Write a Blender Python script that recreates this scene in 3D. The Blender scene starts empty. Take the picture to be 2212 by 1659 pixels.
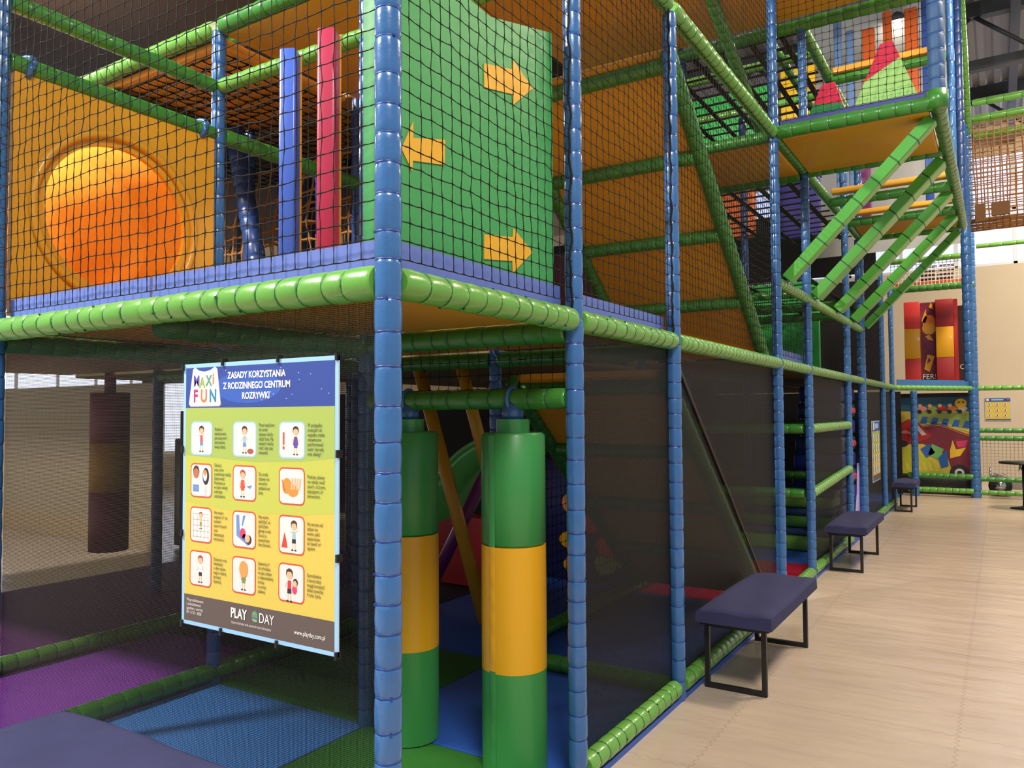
import bpy, math, random
import numpy as np
from mathutils import Vector, Matrix
random.seed(7); rng = np.random.default_rng(7)
S = bpy.context.scene
C = S.collection
PI = math.pi

# ------------------------------------------------------------ camera
cam_d = bpy.data.cameras.new('camera'); cam = bpy.data.objects.new('camera', cam_d); C.objects.link(cam)
cam_d.sensor_width = 36; cam_d.lens = 1675.07/2212*36; cam_d.clip_start = .02; cam_d.clip_end = 200
yaw, pitch, roll = .5622, .0373, -.0061
F_ = Vector((-math.sin(yaw)*math.cos(pitch), math.cos(yaw)*math.cos(pitch), math.sin(pitch)))
R0 = Vector((math.cos(yaw), math.sin(yaw), 0)); U0 = R0.cross(F_)
R_ = R0*math.cos(roll) + U0*math.sin(roll); U_ = U0*math.cos(roll) - R0*math.sin(roll)
M = Matrix((R_, U_, -F_)).transposed().to_4x4(); M.translation = Vector((1.5468, -1.7615, 1.588))
cam.matrix_world = M
S.camera = cam

# ------------------------------------------------------------ world, exposure, large lights
wd = bpy.data.worlds.new('world'); S.world = wd; wd.use_nodes = True
bg = wd.node_tree.nodes['Background']; bg.inputs[0].default_value = (.86, .93, 1, 1); bg.inputs[1].default_value = .50
S.view_settings.view_transform = 'Standard'; S.view_settings.look = 'None'
S.view_settings.exposure = .12; S.view_settings.gamma = 1; S.view_settings.use_curve_mapping = False
S.cycles.transparent_max_bounces = 24

def area(name, loc, target, size, power, col, sy=None):
    d = bpy.data.lights.new(name, 'AREA'); d.energy = power; d.color = col; d.size = size
    if sy: d.shape = 'RECTANGLE'; d.size_y = sy
    o = bpy.data.objects.new(name, d); C.objects.link(o); o.location = loc
    o.rotation_euler = (Vector(target)-Vector(loc)).to_track_quat('-Z', 'Y').to_euler()
    return o
area('ceiling_and_fill_light', (3.2, -2.5, 7.2), (.5, 1.5, 0), 1.6, 420, (1, .93, .84))
area('ceiling_and_fill_light', (3.4, 6, 7.2), (2.6, 7, 0), 1.2, 520, (1, .82, .62))
area('ceiling_and_fill_light', (3.0, 12.5, 7.2), (2.6, 13, 0), 1.2, 460, (1, .82, .62))
area('ceiling_and_fill_light', (-4.4, -3.2, 7.0), (-3.6, .6, 0), .45, 950, (1, .95, .86))
area('ceiling_and_fill_light', (-6.6, 1.0, 5.2), (-3.2, 3.2, 2.4), .6, 130, (1, .84, .64))  # fill light added to brighten the rope nets
area('ceiling_and_fill_light', (4.5, 16.5, 7.4), (3, 20, 3), 1.4, 330, (1, .86, .66))

# ------------------------------------------------------------ materials
def lin(c):
    return tuple(((v/255)/12.92 if v/255 <= .04045 else (((v/255)+.055)/1.055)**2.4) for v in c)
MATS = {}
def mat(name, rgb, rough=.5, spec=.5, coat=0, bump=0, bscale=30, var=0, vscale=4, metal=0, sheen=0):
    if name in MATS: return MATS[name]
    m = bpy.data.materials.new(name); m.use_nodes = True; nt = m.node_tree; n = nt.nodes; b = n['Principled BSDF']
    col = lin(rgb); b.inputs['Base Color'].default_value = (*col, 1)
    b.inputs['Roughness'].default_value = rough; b.inputs['Specular IOR Level'].default_value = spec
    b.inputs['Coat Weight'].default_value = coat; b.inputs['Coat Roughness'].default_value = .12
    b.inputs['Metallic'].default_value = metal
    if sheen: b.inputs['Sheen Weight'].default_value = sheen
    tc = n.new('ShaderNodeTexCoord')
    if var:
        no = n.new('ShaderNodeTexNoise'); no.inputs['Scale'].default_value = vscale; no.inputs['Detail'].default_value = 4
        nt.links.new(tc.outputs['Object'], no.inputs['Vector'])
        r = n.new('ShaderNodeValToRGB'); e = r.color_ramp.elements
        e[0].position = .3; e[1].position = .7
        e[0].color = (*[c*(1-var) for c in col], 1); e[1].color = (*[min(1, c*(1+var)) for c in col], 1)
        nt.links.new(no.outputs[0], r.inputs[0]); nt.links.new(r.outputs[0], b.inputs['Base Color'])
    if bump:
        no = n.new('ShaderNodeTexNoise'); no.inputs['Scale'].default_value = bscale; no.inputs['Detail'].default_value = 3
        nt.links.new(tc.outputs['Object'], no.inputs['Vector'])
        bp = n.new('ShaderNodeBump'); bp.inputs['Strength'].default_value = bump; bp.inputs['Distance'].default_value = .01
        nt.links.new(no.outputs[0], bp.inputs['Height']); nt.links.new(bp.outputs[0], b.inputs['Normal'])
    MATS[name] = m; return m
def emis(name, rgb, s):
    m = bpy.data.materials.new(name); m.use_nodes = True; b = m.node_tree.nodes['Principled BSDF']
    b.inputs['Emission Color'].default_value = (*lin(rgb), 1); b.inputs['Emission Strength'].default_value = s
    b.inputs['Base Color'].default_value = (*lin(rgb), 1); MATS[name] = m; return m

def canvas(name, rgb, f=.55):
    m = bpy.data.materials.new(name); m.use_nodes = True; nt = m.node_tree; pb = nt.nodes['Principled BSDF']; pb.inputs['Base Color'].default_value = (*lin(rgb), 1); pb.inputs['Roughness'].default_value = .8
    tl = nt.nodes.new('ShaderNodeBsdfTranslucent'); tl.inputs[0].default_value = (*lin(rgb), 1); mx = nt.nodes.new('ShaderNodeMixShader'); mx.inputs[0].default_value = f
    nt.links.new(pb.outputs[0], mx.inputs[1]); nt.links.new(tl.outputs[0], mx.inputs[2]); nt.links.new(mx.outputs[0], nt.nodes['Material Output'].inputs[0]); return m
def weave(name, rgb, pitch, thr):
    """dark woven mesh fabric: solid threads with small open holes between them"""
    m = bpy.data.materials.new(name); m.use_nodes = True; nt = m.node_tree; n = nt.nodes; b = n['Principled BSDF']
    b.inputs['Base Color'].default_value = (*lin(rgb), 1); b.inputs['Roughness'].default_value = .6
    b.inputs['Specular IOR Level'].default_value = .25
    out = n['Material Output']; tc = n.new('ShaderNodeTexCoord'); sp = n.new('ShaderNodeSeparateXYZ')
    nt.links.new(tc.outputs['Object'], sp.inputs[0])
    def mth(op, a, bb=None):
        x = n.new('ShaderNodeMath'); x.operation = op
        for i, v in enumerate((a, bb)):
            if v is None: continue
            if isinstance(v, (int, float)): x.inputs[i].default_value = v
            else: nt.links.new(v, x.inputs[i])
        return x.outputs[0]
    k = PI/pitch
    h = mth('ADD', sp.outputs[0], sp.outputs[1])
    s1 = mth('ABSOLUTE', mth('SINE', mth('MULTIPLY', h, k))); s2 = mth('ABSOLUTE', mth('SINE', mth('MULTIPLY', sp.outputs[2], k)))
    hole = mth('GREATER_THAN', mth('MULTIPLY', s1, s2), thr)
    tr = n.new('ShaderNodeBsdfTransparent'); mx = n.new('ShaderNodeMixShader')
    nt.links.new(hole, mx.inputs[0]); nt.links.new(b.outputs[0], mx.inputs[1]); nt.links.new(tr.outputs[0], mx.inputs[2])
    nt.links.new(mx.outputs[0], out.inputs[0]); MATS[name] = m; return m

GREEN = mat('lime_green_vinyl', (98, 158, 62), .3, .5, .35, .12, 45, .06, 9)
DGREEN = mat('shaded_green_vinyl', (56, 126, 46), .34, .5, .3, .12, 45, .08, 9)  # deeper copy of the green; shade of the inner rails put into the colour
BLUE = mat('blue_vinyl', (50, 100, 158), .28, .5, .4, .16, 40, .08, 8)
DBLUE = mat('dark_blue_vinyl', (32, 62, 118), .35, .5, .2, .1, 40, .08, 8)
TIEG = mat('green_cable_tie', (26, 92, 50), .45); TIEB = mat('blue_cable_tie', (28, 62, 140), .45)
ORANGE = mat('orange_yellow_vinyl', (208, 150, 44), .5, .4, .1, .08, 6, .05, 3)
YPAN = mat('yellow_panel_vinyl', (214, 156, 28), .45, .45, .12, .1, 5, .03, 3)
LAV = mat('periwinkle_kick_board', (98, 118, 196), .5)
NAVY = mat('navy_fabric', (54, 55, 88), .9, .2, 0, .25, 260, .08, 5)
BLACK = mat('black_metal', (22, 22, 24), .45)
NET = mat('black_net_cord', (12, 12, 12), .75, .3)
ROPE = mat('brown_rope', (150, 108, 66), .9, .2, 0, .4, 200)
WEB = mat('black_webbing', (30, 27, 30), .7)
PGREEN = mat('grass_green_vinyl', (58, 142, 72), .4, .45, .15, .06, 8)
PYEL = mat('yellow_vinyl', (228, 168, 22), .4, .45, .15, .06, 8)
WHITE = mat('white_print', (240, 240, 238), .5)
RED = mat('red_vinyl', (190, 30, 36), .4, .5, .2, .06, 10)
MAROON = mat('maroon_vinyl', (140, 30, 50), .45)
PINK = mat('magenta_vinyl', (214, 40, 110), .35, .5, .2)
PURPLE = mat('purple_vinyl', (120, 40, 110), .4, .5, .2)
CREAM = mat('cream_wall_paint', (206, 192, 170), .85, .2, 0, .03, 60, .02, 1)
GREY = mat('grey_corrugated_sheet', (156, 158, 166), .6, .4, 0, 0)
DARK = mat('dark_steel', (46, 50, 60), .5)
FINE = weave('fine_black_mesh', (15, 15, 16), .0052, .60)
FINEL = weave('loose_black_mesh', (20, 19, 18), .0060, .36)
def p(name, rgb, r=.55): return mat('print_'+name, rgb, r)

# ------------------------------------------------------------ object helpers
def tag(o, label=None, cat=None, group=None, kind=None):
    if label: o['label'] = label
    if cat: o['category'] = cat
    if group: o['group'] = group
    if kind: o['kind'] = kind
    return o
def link(name, me, parent=None):
    o = bpy.data.objects.new(name, me); C.objects.link(o)
    if parent is not None: o.parent = parent
    return o
def empty(name, loc=(0, 0, 0), rz=0):
    o = link(name, None); o.location = loc; o.rotation_euler = (0, 0, rz); o.empty_display_size = .1
    return o
class MB:
    def __init__(s): s.v = []; s.f = []; s.mi = []; s.sm = []
    def add(s, vs, fs, mi=0, smooth=False):
        k = len(s.v); s.v += [tuple(v) for v in vs]
        for i, f in enumerate(fs):
            s.f.append(tuple(k+a for a in f)); s.mi.append(mi[i] if isinstance(mi, (list, tuple)) else mi); s.sm.append(smooth)
        return s
    def box(s, x0, x1, y0, y1, z0, z1, mi=0, bev=0):
        if bev:
            prof = [(0, bev), (bev*.3, bev*.3), (bev, 0)]
            rings = []
            for dz, off in [(0, bev), (bev*.35, bev*.35), (bev, 0)]:
                rings.append((z0+dz, off))
            for dz, off in [(bev, 0), (bev*.35, bev*.35), (0, bev)]:
                rings.append((z1-dz, off))
            vs = []; fs = []
            def ring(z, o):
                q = []
                for cx, cy, a0 in ((x1-bev, y1-bev, 0), (x0+bev, y1-bev, 90), (x0+bev, y0+bev, 180), (x1-bev, y0+bev, 270)):
                    for a in (0, 30, 60, 90):
                        t = math.radians(a0+a); rr = bev-o
                        q.append((cx+rr*math.cos(t), cy+rr*math.sin(t), z))
                return q
            n = 16
            for z, o in rings: vs += ring(z, o)
            for i in range(len(rings)-1):
                for j in range(n): fs.append((i*n+j, i*n+(j+1) % n, (i+1)*n+(j+1) % n, (i+1)*n+j))
            fs.append(tuple(range(n-1, -1, -1))); fs.append(tuple(range((len(rings)-1)*n, len(rings)*n)))
            return s.add(vs, fs, mi, True)
        v = [(x, y, z) for z in (z0, z1) for x, y in ((x0, y0), (x1, y0), (x1, y1), (x0, y1))]
        return s.add(v, [(3, 2, 1, 0), (4, 5, 6, 7), (0, 1, 5, 4), (1, 2, 6, 5), (2, 3, 7, 6), (3, 0, 4, 7)], mi)
    def prism(s, pts, d, mi=0):
        """pts: 3-D polygon, d: extrusion vector"""
        n = len(pts); a = [Vector(q) for q in pts]; b = [q+Vector(d) for q in a]
        return s.add(a+b, [tuple(range(n-1, -1, -1)), tuple(range(n, 2*n))]+[(i, (i+1) % n, n+(i+1) % n, n+i) for i in range(n)], mi)
    def tube(s, pts, r, n=8, mi=0, rs=None, cap=True):
        pts = [Vector(q) for q in pts]; vs = []; fs = []
        t0 = (pts[1]-pts[0]).normalized(); ref = Vector((0, 0, 1)) if abs(t0.z) < .9 else Vector((1, 0, 0))
        a = t0.cross(ref).normalized()
        for i, q in enumerate(pts):
            t = (pts[min(i+1, len(pts)-1)]-pts[max(i-1, 0)]).normalized()
            a = (a-t*a.dot(t)).normalized(); b = t.cross(a); rr = rs[i] if rs else r
            for j in range(n):
                g = 2*PI*j/n; vs.append(q+a*rr*math.cos(g)+b*rr*math.sin(g))
        for i in range(len(pts)-1):
            for j in range(n): fs.append((i*n+j, i*n+(j+1) % n, (i+1)*n+(j+1) % n, (i+1)*n+j))
        if cap: fs.append(tuple(range(n-1, -1, -1))); fs.append(tuple(range((len(pts)-1)*n, len(pts)*n)))
        return s.add(vs, fs, mi, True)
    def build(s, name, mats, parent=None):
        me = bpy.data.meshes.new(name); me.from_pydata(s.v, [], s.f)
        if not isinstance(mats, (list, tuple)): mats = [mats]
        for m in mats: me.materials.append(m)
        me.polygons.foreach_set('material_index', s.mi); me.polygons.foreach_set('use_smooth', s.sm)
        me.update(); return link(name, me, parent)

# one padded foam tube made of tied-in sleeves, with a bulge between two ties
TIE_MESH = {}
def tie_ring(p0, ax, r, m, parent):
    key = (m.name, round(r, 4))
    if key not in TIE_MESH:
        b = MB(); n = 16; vs = []; fs = []
        prof = [(-.0035, r*.99), (-.003, r*1.035), (.003, r*1.035), (.0035, r*.99)]
        for z, rr in prof:
            for j in range(n): vs.append((rr*math.cos(2*PI*j/n), rr*math.sin(2*PI*j/n), z))
        for i in range(3):
            for j in range(n): fs.append((i*n+j, i*n+(j+1) % n, (i+1)*n+(j+1) % n, (i+1)*n+j))
        b.add(vs, fs, 0, True); b.box(r*.98, r*1.16, -.004, .004, -.003, .003)
        o = b.build('cable_tie', m, parent); TIE_MESH[key] = o.data
    else: o = link('cable_tie', TIE_MESH[key], parent)
    q = Vector(ax).to_track_quat('Z', 'X')
    o.rotation_euler = (q @ Matrix.Rotation(random.uniform(0, 6.28), 4, 'Z').to_quaternion()).to_euler(); o.location = p0
    return o
def padded(name, a, b, label, cat, m=None, tie=None, r=.043, seg=.105, n=14, ties=False, group=None, trim=(0, 0), parent=None):
    m = m or GREEN; tie = tie or TIEG
    a = Vector(a); b = Vector(b); ax = (b-a).normalized(); a = a+ax*trim[0]; b = b-ax*trim[1]; L = (b-a).length
    cuts = [0.0]
    while cuts[-1] < L-seg*.5: cuts.append(cuts[-1]+seg*random.uniform(.82, 1.18))
    k = L/cuts[-1]; cuts = [c*k for c in cuts]
    ref = Vector((0, 0, 1)) if abs(ax.z) < .9 else Vector((1, 0, 0))
    e1 = ax.cross(ref).normalized(); e2 = ax.cross(e1)
    prof = [(0, .90), (.035, .945), (.12, .985), (.3, 1.0), (.5, 1.012), (.7, 1.0), (.88, .985), (.965, .945), (1, .90)]
    vs = []; fs = []; mi = []; nr = 0
    for si in range(len(cuts)-1):
        c0, c1 = cuts[si], cuts[si+1]; ph = random.uniform(0, 6.28); dr = random.uniform(.985, 1.02)
        kk = random.choice((3, 4, 5)); amp = random.uniform(.01, .03)
        ts = prof if si == len(cuts)-2 else prof[:-1]
        for t, f in ts:
            end = 1-abs(2*t-1)
            for j in range(n):
                g = 2*PI*j/n
                w = 1+amp*math.sin(kk*g+ph)*(1.2-end)+.006*math.sin(7*g+ph*2)
                rr = r*f*dr*w; q = a+ax*(c0+(c1-c0)*t)+e1*rr*math.cos(g)+e2*rr*math.sin(g); vs.append(q)
            nr += 1
    per = len(prof)-1
    for i in range(nr-1):
        tm = 1 if (i % per in (0, per-1) and not ties) else 0
        for j in range(n):
            fs.append((i*n+j, i*n+(j+1) % n, (i+1)*n+(j+1) % n, (i+1)*n+j)); mi.append(0)
    # dark tie band as its own thin ring (same mesh when ties are not separate)
    mb = MB()
    mb.add(vs, fs, mi, True); mb.add(vs[:n], [tuple(range(n))]); mb.add(vs[-n:], [tuple(range(n-1, -1, -1))])
    if not ties:
        for c in cuts[1:-1]:
            pc = a+ax*c
            rv = []; rf = []
            for dz, rr in ((-.0035, r*.88), (-.003, r*.955), (.003, r*.955), (.0035, r*.88)):
                for j in range(n):
                    g = 2*PI*j/n; rv.append(pc+ax*dz+e1*rr*math.cos(g)+e2*rr*math.sin(g))
            for i in range(3):
                for j in range(n): rf.append((i*n+j, i*n+(j+1) % n, (i+1)*n+(j+1) % n, (i+1)*n+j))
            mb.add(rv, rf, 1, True)
    if not ties:
        o = mb.build(name, [m, tie], parent)
        if parent is None: tag(o, label, cat, group)
        return o
    o = mb.build(name, [m, tie]); tag(o, label, cat, group)
    for c in cuts[1:-1]: tie_ring(a+ax*c, ax, r*.925, tie, o)
    return o
def post(x, y, z0, z1, label, m=None, r=.04, seg=.1, n=14, ties=False, group=None):
    return padded('padded_post', (x, y, z0), (x, y, z1), label, 'post', m or BLUE, TIEB, r, seg, n, ties, group)
def rail(a, b, label, m=None, r=.046, seg=.105, n=14, ties=False, group=None, trim=(.035, .035)):
    return padded('padded_rail', a, b, label, 'rail', m or GREEN, TIEG, r, seg, n, ties, group, trim)

def net(o, u, v, w, h, label, pitch=.058, r=.0015, jit=.004, sag=.015, m=None, name='safety_net', clip=None, group=None, knot=1.7, cat='net'):
    """square-mesh knotted net as real cords; strands share jittered knots"""
    o = np.array(o, float); u = np.array(u, float); v = np.array(v, float); nn = np.cross(u, v)
    nu = int(round(w/pitch)); nv = int(round(h/pitch)); pu = w/nu; pv = h/nv
    I, J = np.meshgrid(np.arange(nu+1), np.arange(nv+1), indexing='ij')
    edge = np.minimum.reduce([I, nu-I, J, nv-J]).clip(0, 3)/3
    ph = rng.uniform(0, 6.28, 4)
    A = I*pu+edge*(rng.normal(0, jit, I.shape)*.6+.5*jit*np.sin(J*.45+ph[0]))
    B = J*pv+edge*(rng.normal(0, jit, I.shape)*.6+.7*jit*np.sin(I*.5+ph[1]))
    D = np.sin(PI*I/nu)*np.sin(PI*J/nv)*sag*np.sin(ph[2])+edge*rng.normal(0, jit*.4, I.shape)
    G = o+A[..., None]*u+B[..., None]*v+D[..., None]*nn
    keep = np.ones(I.shape, bool) if clip is None else np.array([[clip(A[i, j], B[i, j]) for j in range(nv+1)] for i in range(nu+1)])
    V = []; Fs = []; base = 0
    def strand(P, K, s1, s2):
        nonlocal base
        runs = []; cur = []
        for i, kx in enumerate(K):
            if kx: cur.append(i)
            elif cur: runs.append(cur); cur = []
        if cur: runs.append(cur)
        for rn in runs:
            if len(rn) < 2: continue
            Q = P[rn[0]:rn[-1]+1]; n = len(Q); mid = (Q[:-1]+Q[1:])/2
            if abs(s1[2]) < .5: mid = mid-np.array([0, 0, pitch*.035])
            X = np.empty((2*n-1, 3)); X[0::2] = Q; X[1::2] = mid
            rr = np.full(2*n-1, r); rr[0::2] = r*knot
            ring = np.stack([X+rr[:, None]*d for d in (s2, nn, -s2, -nn)], 1).reshape(-1, 3)
            V.append(ring); k = base+4*np.arange(2*n-2)[:, None]
            for q in range(4):
                Fs.append(np.hstack([k+q, k+(q+1) % 4, k+4+(q+1) % 4, k+4+q]))
            base += 4*(2*n-1)
    for i in range(nu+1): strand(G[i, :], keep[i, :], v, u)
    for j in range(nv+1): strand(G[:, j], keep[:, j], u, v)
    V = np.concatenate(V); Fq = np.concatenate(Fs).astype(np.int32)
    me = bpy.data.meshes.new(name); me.vertices.add(len(V)); me.vertices.foreach_set('co', V.ravel().astype(np.float32))
    me.loops.add(Fq.size); me.loops.foreach_set('vertex_index', Fq.ravel())
    me.polygons.add(len(Fq)); me.polygons.foreach_set('loop_start', np.arange(len(Fq), dtype=np.int32)*4)
    me.polygons.foreach_set('loop_total', np.full(len(Fq), 4, np.int32)); me.update(calc_edges=True)
    me.materials.append(m or NET); ob = link(name, me); return tag(ob, label, cat, group)

def sheet(name, pts, m, label, cat, group=None):
    o = MB().add(pts, [tuple(range(len(pts)))]).build(name, m); return tag(o, label, cat, group)
def board(x0, x1, y0, y1, z, label, m=None, t=.045, group=None, name='deck_panel'):
    return tag(MB().box(x0, x1, y0, y1, z-t, z, 0, .012).build(name, m or ORANGE), label, 'deck panel', group)

FONT = [None]
def text_mesh(body, size, m, name, parent, o, u, v, align='LEFT', lh=1.0, bold=0):
    cu = bpy.data.curves.new(name, 'FONT'); cu.body = body; cu.size = size; cu.align_x = align
    cu.space_line = lh; cu.offset = bold
    t = bpy.data.objects.new(name, cu); C.objects.link(t)
    dg = bpy.context.evaluated_depsgraph_get(); dg.update()
    me = bpy.data.meshes.new_from_object(t.evaluated_get(dg)); C.objects.unlink(t); bpy.data.objects.remove(t)
    me.name = name; me.materials.clear(); me.materials.append(m)
    ob = link(name, me, parent); u = Vector(u); v = Vector(v); w = u.cross(v)
    mt = Matrix((u, v, w)).transposed().to_4x4(); mt.translation = Vector(o)
    me.transform(mt); return ob
class Art:
    """flat print on a plane: shapes share one mesh, each layer a hair above the last"""
    def __init__(s, o, u, v, step=.00016):
        s.o = Vector(o); s.u = Vector(u); s.v = Vector(v); s.n = s.u.cross(s.v); s.st = step; s.mb = MB(); s.mats = []
    def P(s, x, y, l): return s.o+s.u*x+s.v*y+s.n*s.st*l
    def poly(s, pts, m, l=1):
        if m not in s.mats: s.mats.append(m)
        s.mb.add([s.P(x, y, l) for x, y in pts], [tuple(range(len(pts)))], s.mats.index(m)); return s
    def rect(s, x0, y0, x1, y1, m, l=1): return s.poly([(x0, y0), (x1, y0), (x1, y1), (x0, y1)], m, l)
    def rrect(s, x0, y0, x1, y1, r, m, l=1):
        pts = []
        for cx, cy, a0 in ((x1-r, y1-r, 0), (x0+r, y1-r, 90), (x0+r, y0+r, 180), (x1-r, y0+r, 270)):
            for a in (0, 30, 60, 90): t = math.radians(a0+a); pts.append((cx+r*math.cos(t), cy+r*math.sin(t)))
        return s.poly(pts, m, l)
    def ell(s, cx, cy, rx, ry, m, l=1, a0=0, a1=360, n=20):
        pts = [(cx+rx*math.cos(math.radians(a0+(a1-a0)*i/n)), cy+ry*math.sin(math.radians(a0+(a1-a0)*i/n))) for i in range(n if a1-a0 == 360 else n+1)]
        return s.poly(pts, m, l)
    def line(s, pts, w, m, l=1):
        for (x0, y0), (x1, y1) in zip(pts[:-1], pts[1:]):
            d = math.hypot(x1-x0, y1-y0) or 1; nx, ny = -(y1-y0)/d*w/2, (x1-x0)/d*w/2
            s.poly([(x0-nx, y0-ny), (x1-nx, y1-ny), (x1+nx, y1+ny), (x0+nx, y0+ny)], m, l)
        return s
    def build(s, name, parent): return s.mb.build(name, s.mats, parent)
X_, Y_, Z_ = (1, 0, 0), (0, 1, 0), (0, 0, 1)

# ------------------------------------------------------------ hall shell
def floor_material():
    m = bpy.data.materials.new('beige_puzzle_mat_floor'); m.use_nodes = True; nt = m.node_tree; n = nt.nodes; b = n['Principled BSDF']
    tc = n.new('ShaderNodeTexCoord'); sp = n.new('ShaderNodeSeparateXYZ'); nt.links.new(tc.outputs['Object'], sp.inputs[0])
    def mth(op, a, bb=None):
        x = n.new('ShaderNodeMath'); x.operation = op
        for i, v in enumerate((a, bb)):
            if v is None: continue
            if isinstance(v, (int, float)): x.inputs[i].default_value = v
            else: nt.links.new(v, x.inputs[i])
        return x.outputs[0]
    def seam(a, c, off):
        tri = mth('MULTIPLY', mth('PINGPONG', c, .03), .7)
        f = mth('FRACT', mth('ADD', mth('ADD', a, off), tri)); d = mth('MINIMUM', f, mth('SUBTRACT', 1, f))
        return mth('LESS_THAN', d, .0022)
    s = mth('MAXIMUM', seam(sp.outputs[0], sp.outputs[1], .66), seam(sp.outputs[1], sp.outputs[0], .35))
    no = n.new('ShaderNodeTexNoise'); no.inputs['Scale'].default_value = 1.2; no.inputs['Detail'].default_value = 5
    nt.links.new(tc.outputs['Object'], no.inputs['Vector'])
    r = n.new('ShaderNodeValToRGB'); e = r.color_ramp.elements; e[0].position = .35; e[1].position = .7
    e[0].color = (*lin((182, 164, 146)), 1); e[1].color = (*lin((196, 178, 158)), 1); nt.links.new(no.outputs[0], r.inputs[0])
    mx = n.new('ShaderNodeMixRGB'); nt.links.new(mth('MULTIPLY', s, .45), mx.inputs[0]); nt.links.new(r.outputs[0], mx.inputs[1])
    mx.inputs[2].default_value = (*lin((118, 98, 82)), 1); nt.links.new(mx.outputs[0], b.inputs['Base Color'])
    b.inputs['Roughness'].default_value = .27
    n2 = n.new('ShaderNodeTexNoise'); n2.inputs['Scale'].default_value = 1.6; n2.inputs['Detail'].default_value = 4; mpp = n.new('ShaderNodeMapping'); mpp.inputs['Scale'].default_value = (1, 3.2, 1); nt.links.new(tc.outputs['Object'], mpp.inputs[0]); nt.links.new(mpp.outputs[0], n2.inputs['Vector'])
    bp = n.new('ShaderNodeBump'); bp.inputs['Strength'].default_value = .35; bp.inputs['Distance'].default_value = .05
    nt.links.new(n2.outputs[0], bp.inputs['Height']); nt.links.new(bp.outputs[0], b.inputs['Normal'])
    return m
fl = MB().box(-14, 10, -6, 20.2, -.2, 0).build('floor', floor_material()); tag(fl, kind='structure')
# ceiling: corrugated metal sheet
def corrugated(x0, x1, y0, y1, z):
    vs = []; fs = []; k = 0; x = x0; prof = [(0, 0), (.1, 0), (.14, .05), (.22, .05), (.26, 0)]
    while x < x1:
        for dx, dz in prof[:-1]: vs += [(x+dx, y0, z+dz), (x+dx, y1, z+dz)]
        x += .26
    n = len(vs)//2
    return vs, [(2*i, 2*i+1, 2*i+3, 2*i+2) for i in range(n-1)]
vs, fs = corrugated(-14, 10, 0, 0, 0)
mb = MB(); vs2 = [(v[0], (-1.5 if i % 2 == 0 else 20.2), 8.4+v[2]) for i, v in enumerate(vs)]
mb.add(vs2, fs); mb.box(-14, 10, -1.5, 20.2, 8.5, 8.6)
tag(mb.build('ceiling', GREY), kind='structure')
# back wall with window band
mb = MB(); mb.box(-14, 10, 20, 20.2, 0, 5.05); mb.box(-14, 10, 20, 20.2, 7.75, 8.5); mb.box(-14, -9, 20, 20.2, 5.05, 7.75); mb.box(8, 10, 20, 20.2, 5.05, 7.75)
tag(mb.build('wall_back', CREAM), kind='structure')
tag(MB().box(-14.2, -14, -1.5, 20.2, 0, 8.5).build('wall_left', mat('beige_render', (196, 178, 150), .9)), kind='structure')
w = empty('window_1', (0, 20.05, 5.05)); tag(w, kind='structure')
mb = MB()
for i in range(15):
    x = -9+i*17/14; mb.box(x-.04, x+.04, -.03, .05, 0, 2.7)
mb.box(-9, 8, -.03, .05, -.02, .06); mb.box(-9, 8, -.03, .05, 2.64, 2.72); mb.box(-9, 8, -.03, .05, 1.3, 1.36)
mb.build('window_frame', mat('white_window_frame', (220, 224, 230), .5), w)
DAY = emis('daylit_pane', (226, 234, 255), 1.5); DAY2 = emis('skylit_pane', (184, 196, 236), 1.0)
MB().box(-9, 8, .0, .01, 0, 2.7).build('window_pane', DAY2, w)
# roof trusses
for i, y in enumerate((6.5, 13.2, 17.2)):
    mb = MB(); mb.box(-14, 10, y-.09, y+.09, 8.15, 8.4); mb.box(-14, 10, y-.07, y+.07, 7.25, 7.42)
    k = -14
    while k < 9.5:
        mb.tube([(k, y, 7.4), (k+.9, y, 8.2)], .035, 6); mb.tube([(k+.9, y, 8.2), (k+1.8, y, 7.4)], .035, 6); k += 1.8
    o = mb.build('trim_%d' % (i+1), DARK); tag(o, kind='structure')
for i, x in enumerate((1.9, 4.6)):
    o = MB().box(x-.07, x+.07, -1.4, 20, 7.9, 8.12).build('trim_%d' % (i+4), DARK); tag(o, kind='structure')

# ------------------------------------------------------------ play area mats
GM = mat('green_foam_mat', (46, 112, 40), .7, .3, 0, .05, 20, .08, 2); BM = mat('blue_foam_mat', (40, 84, 170), .6, .3, 0, .05, 20, .08, 2)
PM = mat('purple_foam_mat', (140, 66, 178), .7, .3, 0, .05, 20, .08, 2); DM = mat('charcoal_foam_mat', (52, 46, 62), .75, .3)
RM = mat('crimson_foam_mat', (196, 24, 66), .5, .3, 0, .3, 6, .1, 3); LB = mat('lit_blue_foam_mat', (74, 140, 220), .6, .3)  # LB: blue mat brightened, its lit patch is put into the colour
def fmat(x0, x1, y0, y1, m, label):
    g = .004; o = MB().box(x0+g, x1-g, y0+g, y1-g, 0, .025, 0, .006).build('foam_mat', m); tag(o, label, 'floor mat')
fmat(-1.2, -.02, .02, 1.2, GM, 'green foam floor mat in the entrance bay behind the nearest blue post')
fmat(-2.4, -1.2, .02, 1.2, LB, 'blue foam floor mat, coloured as lit, below the hanging rules board')
fmat(-1.2, -.06, 1.2, 2.4, BM, 'blue foam floor mat just behind the two hanging striped bags')
fmat(-2.4, -1.2, 1.2, 2.4, GM, 'green foam floor mat behind the rules board, left of the blue one')
fmat(-2.4, -1.2, 2.4, 4.8, BM, 'dark blue foam mat deep inside, below the green slide')
fmat(-1.2, -.06, 2.4, 4.6, BM, 'blue foam floor mat beneath the lower ramp, behind black mesh')
fmat(-3.6, -2.4, .02, 1.7, PM, 'purple foam floor mat at the lower left between two green floor rails')
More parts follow.
